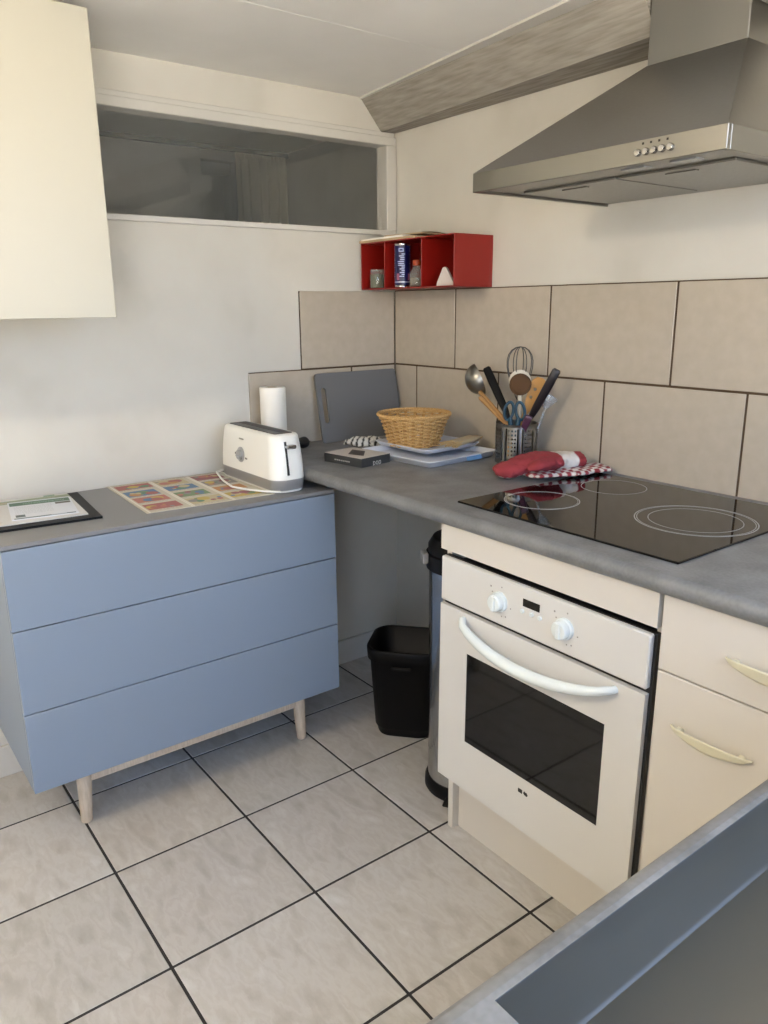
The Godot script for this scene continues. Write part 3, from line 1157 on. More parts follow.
	obj("cap", s, mat(Color(0.62, 0.22, 0.04), 0.45), bo)
	# white plastic wedge
	var w := thing("scraper", "small white plastic scraper leaning in the red shelf", "scraper", Vector3(-0.126, fl, 0.424))
	s = begin()
	var o := [Vector2(0.034, 0), Vector2(0.030, 0.012), Vector2(0.006, 0.054), Vector2(-0.001, 0.058), Vector2(-0.008, 0.055), Vector2(-0.028, 0.01), Vector2(-0.030, 0)]
	var xf := Transform3D(Basis(Vector3(0.35, 0, 0.94), Vector3(-0.94, 0, 0.35), Vector3(0, -1, 0)), Vector3.ZERO)
	prism(s, o, -0.006, 0.006, xf, 0.0012)
	obj("blade", s, mat(Color(0.78, 0.74, 0.72), 0.5), w)
	# loose papers on top
	var rngp := RandomNumberGenerator.new()
	rngp.seed = 2
	var labs := ["beige folded paper lying lowest on top of the red shelf", "cream booklet on top of the red shelf near the corner", "thin dog-eared leaflet lying uppermost on the red shelf"]
	var sizes := [[0.155, 0.30, 0.007, 0.158], [0.150, 0.24, 0.006, 0.132], [0.13, 0.17, 0.004, 0.225]]
	var y := y1
	for i in 3:
		var q: Array = sizes[i]
		var p := put("leaflet", null, [M.kraft, M.paper, M.kraft][i])
		var sh := sheet(q[0], q[1], q[2], Rect2(0, 0, 1, 1), 0.004 if i == 2 else 0.0)
		sh.generate_normals()
		p.mesh = sh.commit()
		p.position = Vector3(-0.083, y, q[3])
		p.rotation.y = [0.02, -0.03, 0.12][i]
		tag(p, labs[i], "leaflet", "papers on the red shelf")
		y += q[2]

# ------------------------------------------------------------------ toaster
func build_toaster():
	var t := thing("toaster", "white long-slot toaster with silver base standing on the chest", "toaster", Vector3(-0.7135, DRESS + 0.0025, 0.244))
	var s := begin()
	var rings := []
	for q in [[0.004, 0.050, 0.176, 0.036], [0.008, 0.054, 0.183, 0.040], [0.038, 0.0560, 0.187, 0.042]]:
		rings.append(ring_at(round_rect(q[1], q[2], q[3], 8), q[0]))
	skin(s, rings)
	obj("base", s, M.silver_plastic, t)
	s = begin()
	skin(s, [ring_at(round_rect(0.051, 0.180, 0.038, 8), 0.0), ring_at(round_rect(0.053, 0.182, 0.039, 8), 0.0055)])
	obj("foot_plate", s, M.white_plastic, t)
	s = begin()
	rings = []
	for q in [[0.038, 0.0563, 0.1872, 0.042], [0.07, 0.0557, 0.1855, 0.042], [0.115, 0.0535, 0.180, 0.041], [0.148, 0.0505, 0.173, 0.039], [0.160, 0.0485, 0.170, 0.037], [0.166, 0.0440, 0.165, 0.033], [0.1675, 0.037, 0.158, 0.028]]:
		rings.append(ring_at(round_rect(q[1], q[2], q[3], 8), q[0]))
	skin(s, rings)
	obj("body", s, M.white_plastic, t)
	s = begin()
	skin(s, [ring_at(round_rect(0.031, 0.146, 0.006, 4), 0.1670), ring_at(round_rect(0.030, 0.145, 0.006, 4), 0.1692)])
	var top := obj("top_plate", s, M.dark_steel, t)
	s = begin()
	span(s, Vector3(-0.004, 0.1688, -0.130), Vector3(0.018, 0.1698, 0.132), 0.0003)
	obj("slot", s, M.steel_and_slot_shade, top)  # flat dark strip standing for the shade inside the opening
	# dark bar painted for the shade of the lever slot, with its chrome lever
	s = begin()
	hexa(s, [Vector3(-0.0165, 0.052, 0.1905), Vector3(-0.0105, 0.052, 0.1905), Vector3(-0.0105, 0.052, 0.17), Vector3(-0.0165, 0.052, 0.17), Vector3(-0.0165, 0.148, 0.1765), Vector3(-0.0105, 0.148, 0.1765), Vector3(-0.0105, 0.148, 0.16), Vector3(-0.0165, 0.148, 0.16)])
	obj("lever_slot_shade", s, M.steel_and_slot_shade, t)
	s = begin()
	cb(s, Vector3(-0.002, 0.134, 0.186), Vector3(0.030, 0.011, 0.020), 0.003)
	obj("lever", s, M.polished, t)
	s = begin()
	var side := Transform3D(Basis(Vector3.BACK, PI / 2 - 0.05), Vector3(-0.0554, 0.088, -0.026))
	lathe(s, [Vector2(0.0235, -0.003), Vector2(0.0235, 0.0015), Vector2(0.0225, 0.002), Vector2(0, 0.002)], 32, side)
	var dial := obj("dial_plate", s, M.silver_plastic, t)
	s = begin()
	lathe(s, [Vector2(0.016, 0), Vector2(0.0155, 0.009), Vector2(0.013, 0.011), Vector2(0, 0.011)], 28, side)
	cb(s, Vector3(-0.0665, 0.086, -0.022), Vector3(0.008, 0.006, 0.024), 0.0015)
	obj("knob", s, M.silver_plastic, dial)
	for q in [[0.088, -0.062, 0.006], [0.080, 0.004, 0.0045], [0.080, 0.012, 0.0045]]:
		s = begin()
		cb(s, Vector3(-0.0550, q[0], q[1]), Vector3(0.0014, 0.0055, q[2]), 0.0)
		obj("marking", s, M.print_dark, t)
	for i in 6:
		s = begin()
		cb(s, Vector3(-0.0521, 0.136, -0.036 + 0.0050 * i), Vector3(0.0016, 0.0040, 0.0030), 0.0)
		obj("marking", s, M.print_grey, t)
	# cord looping over the newspaper and back under the base
	s = begin()
	var cv := Curve3D.new()
	for p in [Vector3(0.0, 0.012, -0.184), Vector3(-0.03, 0.006, -0.215), Vector3(-0.062, 0.0062, -0.195), Vector3(-0.100, 0.0062, -0.07), Vector3(-0.118, 0.0062, 0.03), Vector3(-0.100, 0.0062, 0.092), Vector3(-0.066, 0.0050, 0.148), Vector3(-0.036, 0.0046, 0.176)]:
		cv.add_point(p)
	for i in range(1, cv.point_count - 1):
		var tg := (cv.get_point_position(i + 1) - cv.get_point_position(i - 1)) / 6.0
		cv.set_point_in(i, -tg)
		cv.set_point_out(i, tg)
	var pts := []
	for i in 61:
		pts.append(cv.sample_baked(cv.get_baked_length() * i / 60.0))
	tube(s, pts, 0.0032, 8)
	obj("cord", s, M.white_plastic, t)

# ------------------------------------------------------------------ papers on the chest
func strokes(im: Image, r: Rect2i, step: int, c: Color, rng: RandomNumberGenerator):   # rows of tiny print too small to read
	var y := r.position.y
	while y < r.end.y:
		var x := r.position.x
		while x < r.end.x - 4:
			var w := 3 + rng.randi() % 9
			im.fill_rect(Rect2i(x, y, mini(w, r.end.x - x), maxi(1, step / 3)), c)
			x += w + 3
		y += step

func printed(im: Image, rough := 0.7) -> StandardMaterial3D:
	var m := mat(Color.WHITE, rough)
	m.albedo_texture = ImageTexture.create_from_image(im)
	return m

func lay(called: String, w: float, d: float, t: float, m: Material, at: Vector3, turn: float, label: String, category: String, bow := 0.0):
	var s := sheet(w, d, t, Rect2(0, 0, 1, 1), bow)
	var o := obj(called, s, m)
	o.position = at
	o.rotation.y = turn
	tag(o, label, category)
	return o

func build_papers():
	var rng := RandomNumberGenerator.new()
	rng.seed = 77
	# newspaper: two printed pages side by side, seen from the room
	var im := Image.create(256, 256, true, Image.FORMAT_RGB8)
	im.fill(Color(0.74, 0.72, 0.66))
	var tones := [Color(0.60, 0.38, 0.37), Color(0.66, 0.44, 0.40), Color(0.36, 0.47, 0.60), Color(0.70, 0.62, 0.34), Color(0.36, 0.50, 0.42), Color(0.70, 0.66, 0.54), Color(0.52, 0.50, 0.50), Color(0.68, 0.50, 0.34), Color(0.44, 0.53, 0.40), Color(0.55, 0.35, 0.38)]
	for cx in 3:
		for cy in 4:
			var x0 := 10 + cx * 82
			var y0 := 14 + cy * 60
			var w := 60 + rng.randi() % 16
			var hh := 40 + rng.randi() % 14
			im.fill_rect(Rect2i(x0, y0, w, hh), tones[[0, 5, 9, 2, 2, 6, 1, 8, 7, 0, 5, 3][cy * 3 + cx]])
			for k in 7:   # figures and captions inside the picture
				var rr := 4 + rng.randi() % 10
				var px := x0 + rr + rng.randi() % maxi(1, w - 2 * rr)
				var py := y0 + rr + rng.randi() % maxi(1, hh - 2 * rr)
				var tone: Color = tones[rng.randi() % tones.size()]
				for yy in range(-rr, rr):
					var half := int(sqrt(float(rr * rr - yy * yy)))
					im.fill_rect(Rect2i(px - half, clampi(py + yy, y0, y0 + hh - 1), 2 * half, 1), tone)
			strokes(im, Rect2i(x0, y0 + hh + 3, w, 7), 4, Color(0.50, 0.48, 0.45), rng)
	for x in [4, 84, 88, 166, 170, 250]:
		im.fill_rect(Rect2i(x, 0, 3, 256), Color(0.84, 0.83, 0.79))
	strokes(im, Rect2i(12, 4, 230, 8), 4, Color(0.40, 0.38, 0.36), rng)
	lay("newspaper", 0.375, 0.385, 0.0018, printed(im), Vector3(-0.938, DRESS, 0.206), -0.045, "colourful printed newspaper spread under the toaster cord", "newspaper", 0.0)
	# dark folder, leaflet and card on the left half of the top
	lay("folder", 0.255, 0.325, 0.006, M.black_plastic, Vector3(-1.353, DRESS, 0.186), -0.09, "black plastic folder lying under the leaflets on the chest", "folder")
	im = Image.create(256, 256, true, Image.FORMAT_RGB8)
	im.fill(Color(0.74, 0.74, 0.74))
	im.fill_rect(Rect2i(0, 20, 256, 34), Color(0.46, 0.52, 0.40))
	im.fill_rect(Rect2i(0, 30, 90, 16), Color(0.56, 0.50, 0.36))
	strokes(im, Rect2i(70, 32, 150, 14), 6, Color(0.62, 0.66, 0.58), rng)
	im.fill_rect(Rect2i(222, 56, 22, 18), Color(0.66, 0.32, 0.30))
	im.fill_rect(Rect2i(190, 6, 30, 12), Color(0.30, 0.48, 0.36))
	strokes(im, Rect2i(14, 225, 40, 10), 4, Color(0.45, 0.47, 0.47), rng)
	lay("leaflet", 0.250, 0.285, 0.003, printed(im, 0.35), Vector3(-1.378, DRESS + 0.006, 0.168), -0.08, "glossy pale leaflet with an olive band on the black folder", "leaflet")
	im = Image.create(256, 160, true, Image.FORMAT_RGB8)
	im.fill(Color(0.80, 0.82, 0.86))
	im.fill_rect(Rect2i(6, 8, 244, 30), Color(0.10, 0.33, 0.23))
	strokes(im, Rect2i(60, 18, 170, 10), 7, Color(0.70, 0.78, 0.74), rng)
	im.fill_rect(Rect2i(186, 42, 62, 16), Color(0.22, 0.20, 0.19))
	strokes(im, Rect2i(20, 52, 150, 70), 10, Color(0.66, 0.68, 0.72), rng)
	im.fill_rect(Rect2i(18, 122, 36, 20), Color(0.14, 0.24, 0.26))
	im.fill_rect(Rect2i(10, 148, 236, 8), Color(0.24, 0.36, 0.36))
	im.fill_rect(Rect2i(150, 148, 60, 6), Color(0.62, 0.68, 0.74))
	lay("card", 0.160, 0.205, 0.0015, printed(im, 0.4), Vector3(-1.345, DRESS + 0.009, 0.185), -0.15, "white card with dark green header lying on the leaflet", "card")

# ------------------------------------------------------------------ bins under the worktop
func build_bins():
	var w := thing("waste_basket", "small black plastic waste basket on the floor beside the chest", "bin", Vector3(-0.362, 0, 0.520))
	w.rotation.y = 0.72
	w.scale = Vector3(0.95, 0.95, 0.95)
	var s := begin()
	var rings := []
	for q in [[0.0, 0.080, 0.092, 0.045], [0.006, 0.083, 0.095, 0.047], [0.03, 0.088, 0.100, 0.05], [0.034, 0.092, 0.104, 0.052], [0.285, 0.104, 0.118, 0.058], [0.287, 0.112, 0.126, 0.062], [0.325, 0.114, 0.128, 0.063], [0.330, 0.112, 0.126, 0.062], [0.328, 0.104, 0.118, 0.058], [0.05, 0.085, 0.097, 0.048]]:
		rings.append(ring_at(round_rect(q[1], q[2], q[3], 7), q[0]))
	skin(s, rings)
	obj("tub", s, M.black_plastic, w)
	s = begin()
	cb(s, Vector3(-0.108, 0.268, 0.0), Vector3(0.012, 0.012, 0.07), 0.004)
	obj("grip", s, M.black_plastic, w)
	var b := thing("pedal_bin", "tall shiny steel pedal bin tucked beside the oven unit", "bin", Vector3(-0.437, 0, 0.872))
	b.scale = Vector3(1, 0.965, 1)
	s = begin()
	lathe(s, [Vector2(0.10, 0.035), Vector2(0.10, 0.70)], 48)
	obj("drum", s, M.polished, b)
	s = begin()
	lathe(s, [Vector2(0, 0), Vector2(0.106, 0), Vector2(0.109, 0.006), Vector2(0.108, 0.03), Vector2(0.102, 0.042), Vector2(0.10, 0.042)], 48)
	obj("base", s, M.black_plastic, b)
	s = begin()
	lathe(s, [Vector2(0.10, 0.700), Vector2(0.108, 0.702), Vector2(0.109, 0.745), Vector2(0.103, 0.748)], 48)
	obj("collar", s, M.black_plastic, b)
	s = begin()
	lathe(s, [Vector2(0.103, 0.748), Vector2(0.103, 0.768), Vector2(0.09, 0.79), Vector2(0.05, 0.802), Vector2(0, 0.805)], 48)
	obj("lid", s, M.black_plastic, b)
	s = begin()
	var out := Basis(Vector3.UP, 2.62)
	cb(s, Vector3(0.115, 0.735, 0), Vector3(0.016, 0.03, 0.045), 0.003, Transform3D(out, Vector3.ZERO))
	obj("hinge", s, M.silver_plastic, b)
	s = begin()
	cb(s, Vector3(0.122, 0.012, 0), Vector3(0.04, 0.008, 0.05), 0.003, Transform3D(Basis(Vector3.UP, 3.75), Vector3.ZERO))
	obj("pedal", s, M.black_plastic, b)

# ------------------------------------------------------------------ things on the worktop
func tray(called: String, label: String, at: Vector3, hx: float, hz: float, h: float, turn: float) -> Node3D:
	var t := thing(called, label, "tray", at, "stacked trays")
	t.rotation.y = turn
	var s := begin()
	var rings := []
	for q in [[0.0, -0.016], [0.001, -0.013], [h - 0.002, -0.004], [h, 0.0], [h + 0.002, 0.0], [h + 0.002, -0.005], [h - 0.002, -0.008], [0.0035, -0.017]]:
		rings.append(ring_at(round_rect(hx + q[1], hz + q[1], 0.022 + q[1] * 0.5, 6), q[0]))
	skin(s, rings)
	obj("dish", s, M.tray, t)
	return t

func build_counter_things():
	# chopping board leaning in the corner, with its grip slot
	var b := thing("chopping_board", "grey plastic chopping board leaning against the tiled corner", "chopping board", Vector3(-0.194, TOP, 0.068))
	b.rotation.x = -0.19
	b.rotation.y = 0.02
	var c := CSGCombiner3D.new()
	c.name = "board"
	b.add_child(c)
	var o := PackedVector2Array()
	for p in round_rect(0.180, 0.122, 0.014, 6):
		o.append(Vector2(p.x, p.y + 0.1225))
	var cp := CSGPolygon3D.new()
	cp.polygon = o
	cp.depth = 0.009
	cp.material = M.board
	c.add_child(cp)
	var hole := PackedVector2Array()
	for p in round_rect(0.0115, 0.062, 0.0114, 6):
		hole.append(Vector2(p.x - 0.152, p.y + 0.132))
	var ch := CSGPolygon3D.new()
	ch.polygon = hole
	ch.depth = 0.03
	ch.position.z = 0.01
	ch.operation = CSGShape3D.OPERATION_SUBTRACTION
	ch.material = M.board
	c.add_child(ch)
	# kitchen roll
	var k := thing("paper_towel", "white roll of paper towel standing behind the toaster", "paper towel", Vector3(-0.562, TOP, 0.058))
	var s := begin()
	lathe(s, [Vector2(0.017, 0.0), Vector2(0.041, 0.0), Vector2(0.042, 0.002), Vector2(0.042, 0.208), Vector2(0.041, 0.210), Vector2(0.017, 0.210)], 40)
	obj("roll", s, M.paper, k)
	s = begin()
	lathe(s, [Vector2(0.0165, 0.0), Vector2(0.0165, 0.2095), Vector2(0.0152, 0.2095), Vector2(0.0152, 0.0)], 28)
	obj("core", s, M.kraft, k)
	s = begin()
	var rings := []
	for y in [0.003, 0.207]:
		var a := []
		var back := []
		for i in 9:
			var t := i / 8.0
			var p := Vector3(0.0425 * cos(-0.9 + 0.7 * t), y, -0.0425 * sin(-0.9 + 0.7 * t)) if t < 0.6 else Vector3(0.0425 * cos(-0.48) + 0.012 * (t - 0.6) / 0.4, y, 0.0425 * sin(0.48) - 0.028 * (t - 0.6) / 0.4)
			a.append(p)
			back.push_front(p + Vector3(0.001, 0, 0.001))
		rings.append(a + back)
	skin(s, rings)
	obj("loose_sheet", s, M.paper, k)
	# black plug on its short lead
	var pl := thing("power_plug", "black power plug lying on the worktop behind the toaster", "plug", Vector3(-0.472, TOP, 0.088))
	s = begin()
	lathe(s, [Vector2(0, 0), Vector2(0.017, 0.0), Vector2(0.019, 0.004), Vector2(0.0185, 0.022), Vector2(0.012, 0.032), Vector2(0.006, 0.044), Vector2(0, 0.044)], 20, Transform3D(Basis(Vector3.BACK, PI / 2).rotated(Vector3.UP, 0.5), Vector3(0.012, 0.019, 0)))
	obj("shell", s, M.black_rubber, pl)
	s = begin()
	for z in [-0.0095, 0.0095]:
		tube(s, [Vector3(0.010, 0.019, z), Vector3(0.032, 0.019, z - 0.011)], 0.0024, 8)
	obj("pin", s, M.polished, pl)
	# flat gift box
	var bx := thing("flat_box", "flat dark grey box with a pale printed lid on the worktop", "box", Vector3(-0.468, TOP, 0.407))
	bx.rotation.y = 0.157
	s = begin()
	cb(s, Vector3(0, 0.0135, 0), Vector3(0.125, 0.027, 0.165), 0.001)
	obj("carton", s, M.dark_card, bx)
	s = begin()
	cb(s, Vector3(0, 0.0273, 0), Vector3(0.123, 0.0006, 0.163), 0.0)
	obj("lid_print", s, mat(Color(0.74, 0.72, 0.70), 0.5), bx)
	s = begin()
	var dia := [Vector2(0.030, 0.052), Vector2(-0.034, 0.004), Vector2(-0.022, -0.052), Vector2(0.036, 0.0)]
	prism(s, dia, 0.0276, 0.0280, Transform3D.IDENTITY, 0.0002)
	obj("picture", s, mat(Color(0.17, 0.15, 0.14), 0.5), bx)
	lettering("logo", "pop", 0.016, mat(Color(0.80, 0.80, 0.78), 0.5), bx, Vector3(0.004, 0.0085, 0.0826), Basis.IDENTITY)
	s = begin()
	var rng := RandomNumberGenerator.new()
	rng.seed = 6
	var z := -0.035
	while z < 0.03:
		var w := 0.003 + 0.005 * rng.randf()
		cb(s, Vector3(-0.0626, 0.012, z + w / 2), Vector3(0.0004, 0.004, w), 0.0)
		z += w + 0.002
	obj("small_print", s, mat(Color(0.62, 0.62, 0.60), 0.5), bx)
	# crumpled striped cloth
	var st := thing("striped_cloth", "small crumpled black and white striped cloth beside the chopping board", "cloth", Vector3(-0.285, TOP, 0.190))
	st.rotation.y = -0.55
	s = begin()
	var nz := FastNoiseLite.new()
	nz.seed = 12
	nz.frequency = 28.0
	blob(s, func(p): return (Vector3(p.x / 0.062, (p.y - 0.012) / 0.020, p.z / 0.034).length() - 1.0) * 0.02 + 0.010 * nz.get_noise_3dv(p * Vector3(1, 1.6, 1)), Vector3(-0.08, 0.0, -0.05), Vector3(0.08, 0.045, 0.05), 0.004, func(p): return Color(0.05, 0.05, 0.05) if sin(p.x * 300.0 + p.z * 120.0) > 0.45 else Color(0.62, 0.61, 0.57))
	obj("fabric", s, M.cloth, st)
	# trays, basket, straw bundle
	tray("tray", "large white tray with raised rim lying on the worktop", Vector3(-0.232, TOP, 0.470), 0.155, 0.165, 0.018, 0.07)
	tray("tray", "smaller white tray under the wicker basket", Vector3(-0.192, TOP + 0.0202, 0.415), 0.122, 0.132, 0.013, 0.03)
	s = begin()
	prism(s, round_rect(0.035, 0.0065, 0.006, 4), 0.0, 0.0004, Transform3D(Basis(Vector3(0.9976, 0, -0.07), Vector3(0.07, 0.35, 0.9342), Vector3(0, -1, 0)).orthonormalized(), Vector3(-0.185, TOP + 0.0105, 0.6335)), 0.0001)
	obj("picture", s, mat(Color(0.42, 0.58, 0.74), 0.5), get_node("tray"))
	get_node("tray/picture").transform = get_node("tray").transform.affine_inverse()
	build_basket(Vector3(-0.228, TOP + 0.0242, 0.392))
	var sb := thing("straw_bundle", "tied bundle of thin pale straws lying on the trays", "bundle", Vector3(-0.140, TOP + 0.0365, 0.530))
	sb.rotation.y = 0.30
	rng.seed = 31
	s = begin()
	for i in 46:
		var a := Vector3(-0.100 + 0.012 * rng.randf(), 0.002 + 0.012 * rng.randf(), (rng.randf() - 0.5) * 0.070)
		var e := Vector3(0.090 + 0.02 * rng.randf(), 0.002 + 0.008 * rng.randf(), (rng.randf() - 0.5) * 0.030)
		tube(s, [a, a.lerp(e, 0.5) * Vector3(1, 1.2, 0.7), e], 0.0016, 5)
	obj("straws", s, M.straw, sb).set_meta("kind", "stuff")
	s = begin()
	cb(s, Vector3(0.015, 0.008, 0), Vector3(0.13, 0.014, 0.048), 0.005)
	obj("wrapper", s, mat(Color(0.72, 0.66, 0.54), 0.6), sb)

func build_basket(at: Vector3):
	var b := thing("wicker_basket", "round woven wicker bread basket standing on the trays", "basket", at)
	var h := 0.100
	var rad := func(y: float) -> float: return 0.076 + 0.030 * pow(y / h, 0.8) + 0.010 * pow(y / h, 6.0)
	var stakes := 22
	var s := begin()
	for k in stakes:
		var a := TAU * k / stakes
		var rings := []
		for i in 9:
			var y := h * i / 8.0
			var r: float = rad.call(y)
			var c := Vector3(r * cos(a), y, r * sin(a))
			var t := Vector3(-sin(a), 0, cos(a))
			var o := Vector3(cos(a), 0, sin(a))
			rings.append([c + t * 0.0050 - o * 0.0014, c + t * 0.0050 + o * 0.0014, c - t * 0.0050 + o * 0.0014, c - t * 0.0050 - o * 0.0014])
		skin(s, rings)
	obj("stakes", s, M.wicker_dark, b).set_meta("kind", "stuff")
	s = begin()
	var rows := 17
	for i in rows:
		var y := 0.003 + (h - 0.008) * i / (rows - 1)
		var pts := []
		for k in stakes * 6:
			var a := TAU * k / (stakes * 6)
			var wav := cos(a * stakes / 2.0 + PI * (i % 2))
			var r: float = rad.call(y) + 0.0042 * signf(wav) * pow(absf(wav), 0.6)
			pts.append(Vector3(r * cos(a), y + 0.0007 * sin(a * 7.0 + i * 2.1), r * sin(a)))
		tube(s, pts, 0.0027, 6, true)
	obj("weave", s, M.wicker, b).set_meta("kind", "stuff")
	s = begin()
	for w in 3:
		var pts := []
		for k in 120:
			var a := TAU * k / 120
			var ph := a * 20.0 + TAU * w / 3
			pts.append(Vector3((rad.call(h) + 0.0035 * cos(ph)) * cos(a), h + 0.002 + 0.0035 * sin(ph), (rad.call(h) + 0.0035 * cos(ph)) * sin(a)))
		tube(s, pts, 0.0032, 6, true)
	obj("rim", s, M.wicker, b)
	s = begin()
	lathe(s, [Vector2(0, 0), Vector2(0.076, 0), Vector2(0.077, 0.004), Vector2(0, 0.004)], 40)
	obj("base", s, M.wicker, b)

# ------------------------------------------------------------------ utensil pot and utensils
const POT := Vector3(-0.098, TOP, 0.724)

func build_utensils():
	var p := thing("utensil_holder", "perforated steel utensil pot standing by the tiled wall", "utensil holder", POT)
	var r := 0.063
	var h := 0.122
	var cols := 40
	var rows := 8
	var s := begin()
	var y0 := 0.014
	var y1 := 0.110
	s.set_smooth_group(1)
	var wallp := func(u: float, y: float) -> Vector3: return Vector3(r * cos(u), y, r * sin(u))
	for i in cols:
		for j in rows:
			var u0 := TAU * i / cols
			var du := TAU / cols
			var v0 := y0 + (y1 - y0) * j / rows
			var dv := (y1 - y0) / rows
			var sq := [Vector2(1, 0), Vector2(1, 1), Vector2(0, 1), Vector2(-1, 1), Vector2(-1, 0), Vector2(-1, -1), Vector2(0, -1), Vector2(1, -1)]
			if i % 5 >= 3:
				tri(s, wallp.call(u0, v0), wallp.call(u0, v0 + dv), wallp.call(u0 + du, v0 + dv))
				tri(s, wallp.call(u0, v0), wallp.call(u0 + du, v0 + dv), wallp.call(u0 + du, v0))
				continue
			for k in 8:
				var q := []
				for w in [k, (k + 1) % 8]:
					var e: Vector2 = sq[w]
					var d := e.normalized() * 0.58
					q.append(wallp.call(u0 + du * (0.5 + 0.5 * e.x), v0 + dv * (0.5 + 0.5 * e.y)))
					q.append(wallp.call(u0 + du * (0.5 + 0.5 * d.x), v0 + dv * (0.5 + 0.5 * d.y)))
				tri(s, q[0], q[2], q[3])
				tri(s, q[0], q[3], q[1])
	s.set_smooth_group(-1)
	lathe(s, [Vector2(0, 0.001), Vector2(r - 0.003, 0.0), Vector2(r, 0.003), Vector2(r, y0)], 40)
	lathe(s, [Vector2(r, y1), Vector2(r, h - 0.002), Vector2(r + 0.001, h), Vector2(r - 0.002, h), Vector2(r - 0.0015, y1)], 40)
	obj("pot", s, M.steel, p)
	var foot := POT + Vector3(0, 0.012, 0)
	# ladle
	var t := thing("ladle", "steel soup ladle leaning out of the utensil pot", "ladle")
	s = begin()
	var tip := Vector3(-0.120, 1.102, 0.578)
	tube(s, [foot + Vector3(0.02, 0, 0.03), foot + Vector3(-0.006, 0.09, -0.03), tip], 0.003, 8)
	obj("handle", s, M.polished, t)
	s = begin()
	var prof := []
	for i in 10:
		var a := PI / 2 * i / 9.0
		prof.append(Vector2(0.050 * sin(a), -0.047 * cos(a)))
	for i in 10:
		var a := PI / 2 * (9 - i) / 9.0
		prof.append(Vector2(0.0485 * sin(a), -0.0455 * cos(a)))
	var up := Vector3(0.74, 0.36, 0.50).normalized()
	var bs := Basis(up.cross(Vector3.RIGHT).normalized(), up, Vector3.ZERO)
	bs.z = bs.x.cross(bs.y)
	lathe(s, prof, 28, Transform3D(bs, Vector3(-0.100, 1.142, 0.562)))
	obj("bowl", s, M.steel, t)
	# wooden sticks
	var k := 0
	for q in [[Vector3(-0.122, 1.103, 0.588), "pale wooden spoon handle beside the ladle in the pot"], [Vector3(-0.135, 1.088, 0.602), "short pale wooden stick nearest the ladle in the pot"]]:
		t = thing("wooden_stick", q[1], "wooden stick", Vector3.ZERO, "wooden handles in the utensil pot")
		s = begin()
		tube(s, [foot + Vector3(0.02, 0, 0.035 - 0.012 * k), foot + Vector3(0.0, 0.09, -0.018 - 0.012 * k), q[0], q[0] + Vector3(-0.001, 0.004, -0.002)], [0.005, 0.0055, 0.0065, 0.004], 10)
		obj("handle", s, M.pale_wood, t)
		k += 1
	# black handled turners
	bar("turner", "black plastic utensil handle tilted toward the ladle", foot + Vector3(0.01, 0, 0.04), Vector3(-0.085, 1.176, 0.574), M.black_plastic, 0.0130)
	bar("knife", "dark purple-black handled knife tilted away from the ladle", foot + Vector3(-0.01, 0, -0.02), Vector3(-0.088, 1.186, 0.862), mat(Color(0.075, 0.05, 0.08), 0.4), 0.0130)
	# whisk
	t = thing("whisk", "steel balloon whisk standing highest in the utensil pot", "whisk")
	s = begin()
	var base := Vector3(-0.082, 1.085, 0.712)
	var axis := Vector3(0.0, 1.0, 0.01).normalized()
	tube(s, [foot + Vector3(0.018, 0, 0), base], 0.0055, 10)
	obj("handle", s, M.polished, t)
	for w in 4:
		var dir := Vector3(cos(PI * w / 4 + 0.3), 0, sin(PI * w / 4 + 0.3))
		var pts := []
		for i in 25:
			var a := TAU * i / 24.0
			var u := 0.5 - 0.5 * cos(a)
			pts.append(base + axis * 0.160 * u + dir * 0.056 * sin(a) * (0.25 + 0.75 * u))
		s = begin()
		tube(s, pts, 0.0015, 6)
		obj("wire", s, M.dark_steel, t)
	# round wooden brush
	t = thing("dish_brush", "round brown brush with a white rim in front of the whisk", "brush")
	s = begin()
	var face := Vector3(-0.62, 0.25, 0.74).normalized()
	var fb := Basis(face.cross(Vector3.UP).normalized(), face, Vector3.ZERO)
	fb.z = fb.x.cross(fb.y)
	var ct := Vector3(-0.108, 1.148, 0.740)
	lathe(s, [Vector2(0, -0.006), Vector2(0.031, -0.006), Vector2(0.033, 0), Vector2(0.031, 0.004), Vector2(0, 0.004)], 28, Transform3D(fb, ct))
	tube(s, [foot + Vector3(0.005, 0, 0.01), ct - Vector3(0, 0.028, 0)], 0.006, 10)
	obj("head", s, mat(Color(0.80, 0.77, 0.70), 0.6), t)
	s = begin()
	lathe(s, [Vector2(0.031, 0.004), Vector2(0.0325, 0.016), Vector2(0.026, 0.022), Vector2(0, 0.024)], 24, Transform3D(fb, ct + Vector3(0.0, -0.013, 0.0)))
	var bm := mat(Color.WHITE, 0.9)
	bm.albedo_texture = ramp_texture(noise_image(128, 17, 0.25, 2), [[0.2, Color(0.20, 0.13, 0.07)], [0.8, Color(0.44, 0.31, 0.18)]])
	tri_map(bm, Vector3(40, 8, 40), false)
	obj("bristles", s, bm, t)
	# slotted wooden spatula
	t = thing("wooden_spatula", "pale wooden spatula with round holes in the utensil pot", "spatula")
	var sh := CSGCombiner3D.new()
	sh.name = "blade"
	t.add_child(sh)
	var sp := CSGPolygon3D.new()
	sp.polygon = PackedVector2Array([Vector2(-0.006, 0), Vector2(0.006, 0), Vector2(0.007, 0.16), Vector2(0.020, 0.195), Vector2(0.0245, 0.24), Vector2(0.020, 0.262), Vector2(0.006, 0.270), Vector2(-0.012, 0.268), Vector2(-0.022, 0.255), Vector2(-0.023, 0.235), Vector2(-0.017, 0.195), Vector2(-0.007, 0.16)])
	sp.depth = 0.006
	sp.material = mat(Color(0.74, 0.55, 0.30), 0.6)
	sh.add_child(sp)
